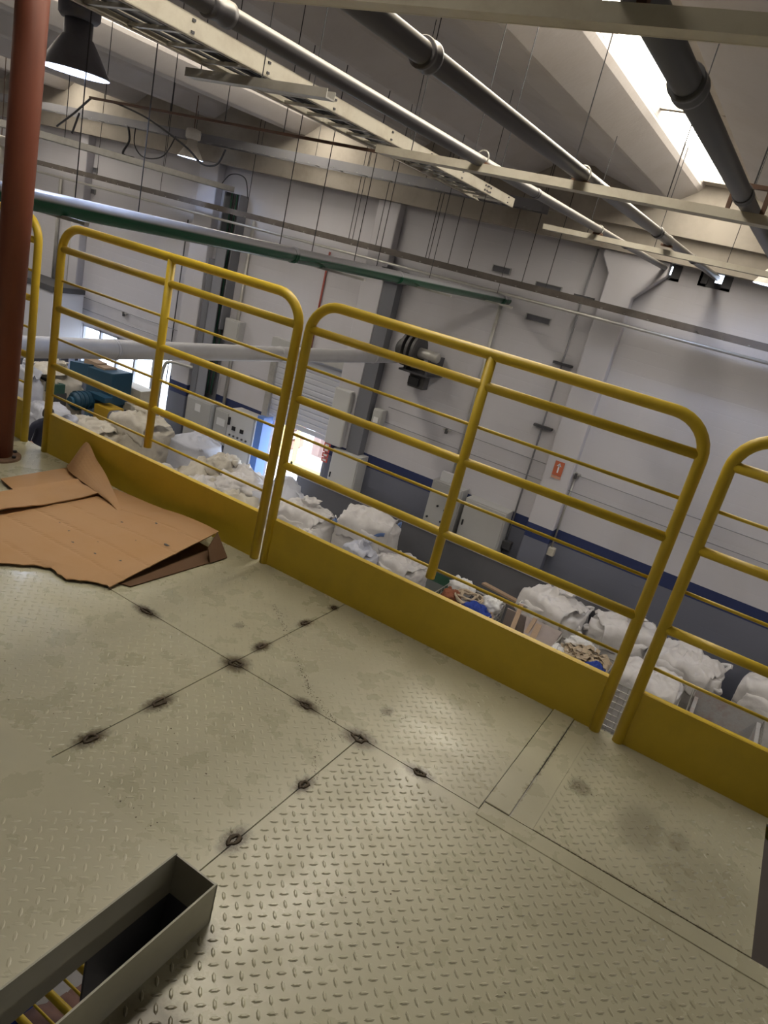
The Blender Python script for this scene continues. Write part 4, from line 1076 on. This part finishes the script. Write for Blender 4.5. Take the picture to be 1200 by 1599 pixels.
# wire mesh containers
def mesh_bin(x0, x1, y0, y1, zt, label):
    t = thing('wire_container', ((x0 + x1) / 2, (y0 + y1) / 2, GZ), label, 'container')
    b = MB(); zb = GZ + .12
    for z in (zb, zt): b.tube([(x0, y0, z), (x1, y0, z), (x1, y1, z), (x0, y1, z)], .016, 6, closed=True)
    for x in (x0, x1):
        for y in (y0, y1): b.tube([(x, y, GZ), (x, y, zt)], .016, 6)
    b.build('frame', GALV, t)
    for side in range(4):
        g_ = MB()
        if side < 2:
            y = (y0, y1)[side]
            for q in range(1, 10): xx = x0 + (x1 - x0) * q / 10; g_.tube([(xx, y, zb), (xx, y, zt)], .006, 4)
            for q in range(1, 8): zz = zb + (zt - zb) * q / 8; g_.tube([(x0, y, zz), (x1, y, zz)], .006, 4)
        else:
            x = (x0, x1)[side - 2]
            for q in range(1, 8): yy = y0 + (y1 - y0) * q / 8; g_.tube([(x, yy, zb), (x, yy, zt)], .004, 4)
            for q in range(1, 8): zz = zb + (zt - zb) * q / 8; g_.tube([(x, y0, zz), (x, y1, zz)], .004, 4)
        g_.build('mesh_side', GALV, t)
    MB().box(x0, x1, y0, y1, zb, zb + .01).build('tray_floor', GALV, t)
    return t
mesh_bin(-.78, .10, 9.55, 10.4, -3.32, 'wire container holding a white bag, in the gap between panels')
bag(-.34, 9.98, .82, .78, .92, 'white bag stuffed in the wire container by the panel gap', 30, top='flat', loops=False, z0=GZ + .13)
mesh_bin(.22, 1.15, 9.5, 10.35, -3.30, 'wire container lined with stained grey sheet, at the right edge')
ln = thing('bin_liner', (.68, 9.9, GZ + .15), 'stained grey and rusty liner sheet inside the right wire container', 'liner')
LIN = mat('liner', (.40, .40, .40), .7, grime=.9, gcol=(.33, .17, .11), gscale=4, bump=.4, bscale=10)
MB().box(.25, 1.12, 10.25, 10.30, GZ + .15, -3.22).build('back_sheet', LIN, ln)
MB().box(1.06, 1.11, 9.55, 10.25, GZ + .15, -3.30).build('side_sheet', LIN, ln)
MB().box(.26, .31, 9.55, 10.25, GZ + .15, -3.34).build('side_sheet', LIN, ln)
MB().box(.25, 1.1, 9.55, 10.3, GZ + .14, GZ + .16).build('bottom_sheet', LIN, ln)
mesh_bin(-3.62, -2.70, 9.60, 10.45, -3.36, 'wire container of rope and blue cloth left of the planks')
mesh_bin(-1.68, -.86, 9.3, 10.2, -3.34, 'wire container of kraft paper scraps behind the toe board')
# contents: rope bin
fillm = MB().box(-3.58, -2.74, 9.64, 10.41, GZ + .14, -3.55).build('white_foam_block', WHITEP); tag(fillm, 'pale packing block under the rope in the wire container', 'block')
rp_ = MB()
pts = []
for i in range(150):
    t = i / 150 * 2 * pi * 5; r = .08 + .13 * (i / 150) + .03 * sin(t * 1.7)
    pts.append((-3.16 + r * cos(t) * 1.2, 10.03 + r * sin(t) * 1.1, -3.33 + .02 * sin(t * 2.3) + .05 * (1 - i / 150)))
rp_.tube(pts, .018, 7); tag(rp_.build('rope_coil', ROPE, smooth=True), 'coiled tan rope lying in the wire container', 'rope')
sack(-3.40, 9.95, -3.50, .34, .32, .22, 'rust coloured cloth left of the rope coil', 41, RUSTC, name='rust_cloth', grp=None)
sack(-2.93, 9.80, -3.50, .46, .40, .24, 'bundle of blue cloth right of the rope coil', 42, BLUER, name='blue_cloth', grp=None)
sack(-2.82, 10.15, -3.46, .34, .30, .26, 'crumpled white film at the right of the rope container', 43, WHITEP, name='white_film', grp=None)
sack(-3.40, 10.32, -3.46, .45, .25, .24, 'crumpled white paper at the back of the rope container', 44, WHITEP, name='white_film', grp=None)
# scraps bin
tag(MB().box(-1.65, -.89, 9.33, 10.17, GZ + .14, -3.42).build('packed_scrap', SCRAP), 'packed kraft scrap filling the wire container', 'scrap')
b = MB(); R = random.Random(9)
for q in range(260):
    cx_, cy_ = R.uniform(-1.50, -.90), R.uniform(9.34, 10.08); cz_ = -3.40 + .17 * max(0, 1 - abs(cx_ + 1.2) / .6) * R.uniform(.4, 1)
    a_ = R.uniform(0, 6.28); s_ = R.uniform(.03, .075); e = V((cos(a_), sin(a_), R.uniform(-.5, .5))) * s_; f_ = V((-sin(a_), cos(a_), R.uniform(-.6, .6))) * s_ * .5; c0 = V((cx_, cy_, cz_)); up_ = V((0, 0, s_ * .5))
    k = len(b.v)
    b.v += [tuple(c0 - e - f_), tuple(c0 - f_ + up_), tuple(c0 + e - f_), tuple(c0 + e + f_), tuple(c0 + f_ + up_), tuple(c0 - e + f_)]
    b.f += [(k, k + 1, k + 4, k + 5), (k + 1, k + 2, k + 3, k + 4)]
o = b.build('paper_scraps', SCRAP, kind='stuff'); o.modifiers.new('s', 'SOLIDIFY').thickness = .004; tag(o, 'loose curled kraft paper scraps heaped in the container', 'scraps')
sack(-1.00, 9.50, -3.44, .36, .26, .26, 'crumpled blue sheet on the kraft scraps', 45, BLUER, name='blue_cloth', grp=None)
sack(-1.58, 9.55, -3.44, .22, .5, .22, 'white plastic film hanging over the scrap container', 46, WHITEP, name='white_film', grp=None)
sack(-1.35, 10.15, -3.42, .5, .18, .20, 'white plastic film behind the kraft scraps', 47, WHITEP, name='white_film', grp=None)
# planks and brown sheet
pl_g = [((-3.3, 11.0, -3.42), (-1.75, 10.65, -3.38), .10, .03, 'long flat plank lying across the low wall side'),
        ((-2.95, 10.9, -3.50), (-2.0, 10.55, -3.40), .08, .03, 'second flat plank beside the long one'),
        ((-2.45, 10.45, -3.25), (-2.28, 9.55, -3.75), .07, .03, 'upright leaning plank in front of the brown sheet'),
        ((-2.15, 10.3, -3.30), (-2.15, 9.45, -3.78), .06, .03, 'thin leaning plank right of the upright one'),
        ((-2.05, 10.2, -3.32), (-1.98, 9.45, -3.80), .09, .03, 'broad pale leaning plank by the brown sheet'),
        ((-2.85, 10.2, -3.28), (-2.42, 9.50, -3.72), .04, .03, 'narrow dark stick leaning on the rope container')]
for a, c, wd, th, lab in pl_g:
    a, c = V(a), V(c); d = (c - a).normalized(); s_ = d.cross(V((0, 0, 1))).normalized() * wd / 2; n_ = s_.cross(d).normalized() * th / 2
    b = MB(); b.v = [tuple(p + i * s_ + j * n_) for p in (a, c) for i, j in ((-1, -1), (1, -1), (1, 1), (-1, 1))]
    b.f = [(0, 1, 2, 3), (7, 6, 5, 4), (0, 4, 5, 1), (1, 5, 6, 2), (2, 6, 7, 3), (3, 7, 4, 0)]
    tag(b.build('wooden_plank', WOOD, org=a), lab, 'plank', 'loose wooden planks')
bb = thing('brown_crate', (-2.1, 9.9, GZ), 'large grey brown board crate holding the leaning planks', 'crate')
BRN = mat('board_brown', (.33, .28, .26), .8, grime=.5, gcol=(.17, .13, .12), gscale=3)
MB().box(-2.62, -1.74, 10.35, 10.38, GZ, -3.36).build('back_board', BRN, bb)
b = MB(); b.v = [(-2.0, 9.45, -3.62), (-1.72, 9.45, -3.62), (-1.72, 10.35, -3.34), (-2.3, 10.35, -3.34), (-2.0, 9.45, -3.66), (-1.72, 9.45, -3.66), (-1.72, 10.35, -3.38), (-2.3, 10.35, -3.38)]
b.f = [(0, 1, 2, 3), (7, 6, 5, 4), (0, 4, 5, 1), (1, 5, 6, 2), (2, 6, 7, 3), (3, 7, 4, 0)]; b.build('lid_board', BRN, bb)
MB().box(-1.75, -1.72, 9.45, 10.38, GZ, -3.66).box(-2.62, -2.59, 9.45, 10.38, GZ, -3.66).box(-2.62, -1.72, 9.45, 9.48, GZ, -3.70).build('side_boards', BRN, bb)
MB().box(-2.6, -1.75, 9.48, 10.36, GZ + .1, GZ + .12).build('bottom_board', BRN, bb)
gb = thing('green_bin', (-4.1, 10.7, GZ), 'dark green low bin with a flat grey lid beside the rope container', 'bin')
MB().box(-4.5, -3.75, 10.6, 11.3, GZ, -3.72).build('bin_body', mat('bin_green', (.02, .07, .04), .6), gb, bevel=.02)
MB().box(-4.6, -3.85, 10.15, 10.8, -3.72, -3.68).build('lid', mat('lid_grey', (.14, .15, .14), .6), gb)

# blue machine
bm = thing('blue_machine', (-12.2, 10.5, GZ), 'dark blue granulator machine with round motor near the window', 'machine')
b = MB(); b.v = [(-12.45, 10.3, -2.95), (-11.68, 10.3, -2.95), (-11.72, 10.85, -2.95), (-12.45, 10.85, -2.95), (-12.45, 10.3, -2.32), (-11.68, 10.3, -2.27), (-11.72, 10.85, -2.27), (-12.45, 10.85, -2.32)]
b.f = [(0, 3, 2, 1), (4, 5, 6, 7), (0, 1, 5, 4), (1, 2, 6, 5), (2, 3, 7, 6), (3, 0, 4, 7)]; b.build('hopper', TEAL, bm, bevel=.02)
b = MB(); b.v = [(-13.05, 10.35, -2.38), (-12.45, 10.35, -2.30), (-12.45, 10.8, -2.30), (-13.05, 10.8, -2.38), (-13.05, 10.35, -2.60), (-12.45, 10.35, -2.72), (-12.45, 10.8, -2.72), (-13.05, 10.8, -2.60)]
b.f = [(3, 2, 1, 0), (4, 5, 6, 7), (0, 1, 5, 4), (1, 2, 6, 5), (2, 3, 7, 6), (3, 0, 4, 7)]; b.build('feed_chute', TEAL, bm)
MB().box(-12.43, -11.75, 10.32, 10.8, GZ, -2.95).build('base', TEAL, bm)
MB().box(-11.72, -11.28, 9.95, 10.3, -3.3, -2.87).build('belt_guard', mat('machine_yellow', (.45, .28, .02), .5), bm)
mo = MB().tube([(-11.98, 9.62, -2.88), (-11.98, 9.66, -2.88), (-11.98, 10.1, -2.88), (-11.98, 10.3, -2.88)], [.12, .17, .17, .14], 24).build('motor', TEAL, bm, smooth=True)
for r_ in range(4): MB().tube([(-11.98, 9.70 + r_ * .1, -2.88), (-11.98, 9.73 + r_ * .1, -2.88)], .19, 24).build('cooling_fin', TEAL, mo)
MB().tube([(-11.98, 9.57, -2.88), (-11.98, 9.63, -2.88)], .085, 16).build('fan_cap', mat('cap_blue', (.06, .16, .25), .5), mo)
MB().box(-11.9, -11.5, 10.0, 10.2, -2.80, -2.70).build('shaft_guard', TEAL, bm)
MB().tube([(-11.1, 9.9, -3.0), (-11.1, 10.05, -3.0)], .17, 24).build('belt_wheel', mat('wheel_grey', (.25, .25, .27), .5), bm)
tag(MB().box(-12.3, -12.05, 10.4, 10.7, -2.31, -2.26).box(-12.75, -12.35, 10.45, 10.7, -2.36, -2.24).build('wood_offcuts', WOOD), 'wood offcuts lying on top of the blue machine', 'offcuts')
gc = thing('green_crate', (-11.95, 9.2, GZ), 'small green crate with black box behind the left panel', 'crate')
MB().box(-12.3, -12.05, 9.25, 9.5, -2.75, -2.57).build('crate_body', mat('crate_green', (.03, .09, .07), .6), gc)
MB().box(-12.6, -12.31, 9.3, 9.5, -2.75, -2.55).build('black_box', BLACK, gc)
MB().box(-12.62, -12.05, 9.25, 9.55, GZ, -2.75).build('stand', DGREY, gc)
cd = thing('control_desk', (-11.7, 10.9, GZ), 'beige control desk with a button panel in front of the window', 'desk')
MB().box(-12.20, -11.55, 10.95, 11.35, GZ, -2.62).build('body', CREAM, cd, bevel=.01)
MB().box(-11.88, -11.52, 10.70, 10.95, GZ, -2.88).build('front_box', CREAM, cd, bevel=.01)
for q in range(4): MB().box(-11.84 + q * .08, -11.80 + q * .08, 10.685, 10.70, -3.08, -3.03).build('button', DGREY, cd)
MB().tube(bezier([(-11.6, 11.5, GZ), (-11.6, 11.5, -2.6), (-11.6, 11.55, -2.1), (-11.5, 11.6, -1.98), (-11.2, 11.7, -1.96), (-10.98, 11.75, -1.96)], 6), .035, 8).build('riser_tube', GALV, cd, smooth=True)
# white enclosure at far left
en = thing('white_enclosure', (-16.5, 11.4, GZ), 'white boxy enclosure with a dark top edge behind the red post', 'enclosure')
MB().box(-18.5, -14.62, 11.0, 11.8, -2.6, -1.28).build('body', mat('encl_white', (.60, .61, .66), .5), en)
MB().box(-18.55, -14.58, 10.96, 11.8, -1.28, -1.16).build('top_edge', DGREY, en)
MB().box(-14.9, -14.7, 11.2, 11.4, GZ, -2.6).box(-18.3, -18.1, 11.2, 11.4, GZ, -2.6).build('leg', DGREY, en)
# ================================================================== PERSON
pr = thing('person', (-10.62, 8.02, GZ), 'person in a dark T-shirt bending forward on the shop floor, seen between panels', 'person')
def skin_body(name, pts, edges, radii, material, parent, org, sub=1):
    me = bpy.data.meshes.new(name); me.from_pydata([tuple(V(p) - V(org)) for p in pts], edges, []); me.update()
    o = bpy.data.objects.new(name, me); COL.objects.link(o); o.parent = parent
    md = o.modifiers.new('skin', 'SKIN'); md.use_smooth_shade = True
    sv = me.skin_vertices[0].data if me.skin_vertices else None
    if sv is None:
        bpy.context.view_layer.objects.active = o
        sv = me.skin_vertices[0].data
    for i, r in enumerate(radii): sv[i].radius = (r, r) if not isinstance(r, tuple) else r
    sv[0].use_root = True
    ss = o.modifiers.new('sub', 'SUBSURF'); ss.levels = sub; ss.render_levels = sub + 1
    me.materials.append(material)
    return o
bx, by = -10.74, 8.02
def Pp(x, y, z): return (bx + x, by + y, GZ + z)
body = [Pp(0, 0, .95), Pp(.02, 0, 1.12), Pp(.07, 0, 1.30), Pp(.11, 0, 1.42), Pp(.15, 0, 1.50),          # pelvis..neck 0-4
        Pp(0, -.10, .90), Pp(.05, -.11, .50), Pp(-.02, -.11, .09), Pp(.11, -.12, .04),                        # leg 5-8
        Pp(0, .10, .90), Pp(.02, .11, .50), Pp(-.06, .11, .09), Pp(.07, .12, .04),                           # leg 9-12
        Pp(.10, -.19, 1.40), Pp(.06, -.24, 1.12), Pp(.26, -.20, 1.0), Pp(.34, -.19, .98),                       # arm 13-16
        Pp(.10, .19, 1.40), Pp(.10, .25, 1.12), Pp(.30, .2, 1.02), Pp(.38, .18, 1.0)]
ed = [(0, 1), (1, 2), (2, 3), (3, 4), (0, 5), (5, 6), (6, 7), (7, 8), (0, 9), (9, 10), (10, 11), (11, 12), (3, 13), (13, 14), (14, 15), (15, 16), (3, 17), (17, 18), (18, 19), (19, 20)]
rad = [(.125, .10), (.12, .095), (.14, .105), (.115, .09), .06, .09, .062, .045, .04, .09, .062, .045, .04, .06, .045, .035, .03, .06, .045, .035, .03]
skin_body('body', body, ed, rad, SHIRT, pr, (-10.62, 8.02, GZ))
b = MB(); hx, hy, hz = bx + .22, by, GZ + 1.61
for i in range(15):
    ph = -pi / 2 + pi * i / 14
    for k in range(20):
        g_ = 2 * pi * k / 20; d = V((cos(ph) * cos(g_), cos(ph) * sin(g_), sin(ph)))
        r = V((.098, .076, .118))
        nose = .022 * max(0, 1 - ((d - V((.97, 0, -.1))).length / .22)) ; jaw = -.012 if d.z < -.4 and d.x < 0 else 0
        b.v.append((hx + d.x * (r.x + nose + jaw), hy + d.y * r.y, hz + d.z * r.z))
for i in range(14):
    for k in range(20): b.f.append((i * 20 + k, i * 20 + (k + 1) % 20, (i + 1) * 20 + (k + 1) % 20, (i + 1) * 20 + k))
hd = b.build('head', SKIN, pr, smooth=True)
b = MB()
for i in range(9):
    ph = -.25 + (pi / 2 + .25) * i / 8
    for k in range(20):
        g_ = 2 * pi * k / 20; d = V((cos(ph) * cos(g_), cos(ph) * sin(g_), sin(ph))); lift = .55 if d.x > .35 and ph < .55 else 0
        s_ = 1.0 if lift else 1.12
        b.v.append((hx - .006 + d.x * .102 * (s_ if not lift else .9), hy + d.y * .082 * (s_ if not lift else .9), hz + d.z * .122 * s_))
for i in range(8):
    for k in range(20): b.f.append((i * 20 + k, i * 20 + (k + 1) % 20, (i + 1) * 20 + (k + 1) % 20, (i + 1) * 20 + k))
b.build('hair', HAIR, hd, smooth=True)
for s_ in (-1, 1):
    MB().lathe([(0, hz - .02), (.012, hz - .01), (.014, hz + .012), (0, hz + .024)], hx - .005, hy + s_ * .078, 8).build('ear', SKIN, hd, smooth=True)
    MB().lathe([(0, hz + .004), (.009, hz + .010), (0, hz + .018)], hx + .088, hy + s_ * .03, 8).build('eye', BLACK, hd, smooth=True)
MB().box(hx + .078, hx + .092, hy - .02, hy + .02, hz - .058, hz - .052).build('mouth', mat('lip', (.3, .1, .08), .6), hd)
# forearms and hands
for sy, el, wr in ((-1, Pp(.10, -.235, 1.09), Pp(.35, -.19, .98)), (1, Pp(.13, .245, 1.10), Pp(.39, .18, 1.0))):
    e_, w_ = V(el), V(wr); d = (w_ - e_).normalized(); s_ = V((0, 1, 0)) * sy
    fa = MB().tube([e_, e_.lerp(w_, .3), w_, w_ + d * .04, w_ + d * .085], [.050, .047, .034, .040, .034], 12).build('forearm', SKIN, pr, smooth=True)
    for q in range(4):
        st = w_ + d * .08 + s_ * (.027 - .018 * q); L = (.062, .072, .068, .052)[q]
        MB().tube([st, st + d * L * .55, st + d * L * .85 + V((0, 0, -.02)), st + d * L * .9 + V((0, 0, -.035))], [.0095, .009, .008, .006], 6).build('finger', SKIN, fa, smooth=True)
    st = w_ + d * .03 - s_ * .03
    MB().tube([st, st + d * .03 - s_ * .022, st + d * .058 - s_ * .026], [.012, .010, .007], 6).build('thumb', SKIN, fa, smooth=True)
MB().box(bx - .07, bx + .16, by - .155, by - .065, GZ, GZ + .06).build('shoe', BLACK, pr, bevel=.02)
MB().box(bx - .11, bx + .12, by + .065, by + .155, GZ, GZ + .06).build('shoe', BLACK, pr, bevel=.02)
tr_ = skin_body('trousers', [Pp(0, 0, .97), Pp(0, -.10, .90), Pp(.05, -.11, .50), Pp(-.02, -.11, .09), Pp(0, .10, .90), Pp(.02, .11, .50), Pp(-.06, .11, .09)],
                [(0, 1), (1, 2), (2, 3), (0, 4), (4, 5), (5, 6)], [(.165, .135), .105, .078, .062, .105, .078, .062], TROUS, pr, (-10.62, 8.02, GZ))
st = thing('steel_stair', (1.1, 2.4, GZ), 'dark brown steel stair landing below the right end of the deck', 'stair')
STB = mat('stair_brown', (.035, .026, .02), .8)
MB().box(.42, 1.8, 1.72, 3.2, -.64, -.60).build('landing', STB, st)
for q in range(8): MB().box(1.82 + q * .26, 2.06 + q * .26, 2.4, 3.2, -.84 - q * .28, -.80 - q * .28).build('tread', STB, st)
b = MB().box(.42, .50, 3.1, 3.18, GZ, -.64).box(1.7, 1.78, 3.1, 3.18, GZ, -.64).box(.42, 1.8, 3.16, 3.2, -.80, -.64)
b.build('support', STB, st)
# clutter on the ground seen down through the slot
for k, (x, y, a_, mm, lab) in enumerate(((-2.3, 2.4, 1.0, mat('dull_brown', (.13, .07, .055), .85, grime=.6, gcol=(.06, .04, .05), gscale=5), 'reddish brown cloth heap seen through the slot'), (-3.2, 2.2, .9, BLUER, 'dark blue cloth heap seen through the slot'), (-2.6, 1.7, .8, BAGB, 'pale bluish sack seen through the slot'), (-3.6, 3.1, 1.0, CARDD, 'brown sack heap seen through the slot'))):
    sack(x, y, GZ, a_, a_, .6, lab, 60 + k, mm, grp=None, name='cloth_heap')
tag(MB().box(-1.9, -1.2, 2.0, 2.6, GZ, GZ + .5).build('storage_crate', mat('crate_blue', (.12, .2, .36), .6), bevel=.02), 'blue grey crate on the ground seen through the slot', 'crate')

for o in list(bpy.data.objects):
    if '_o' in o: del o['_o']
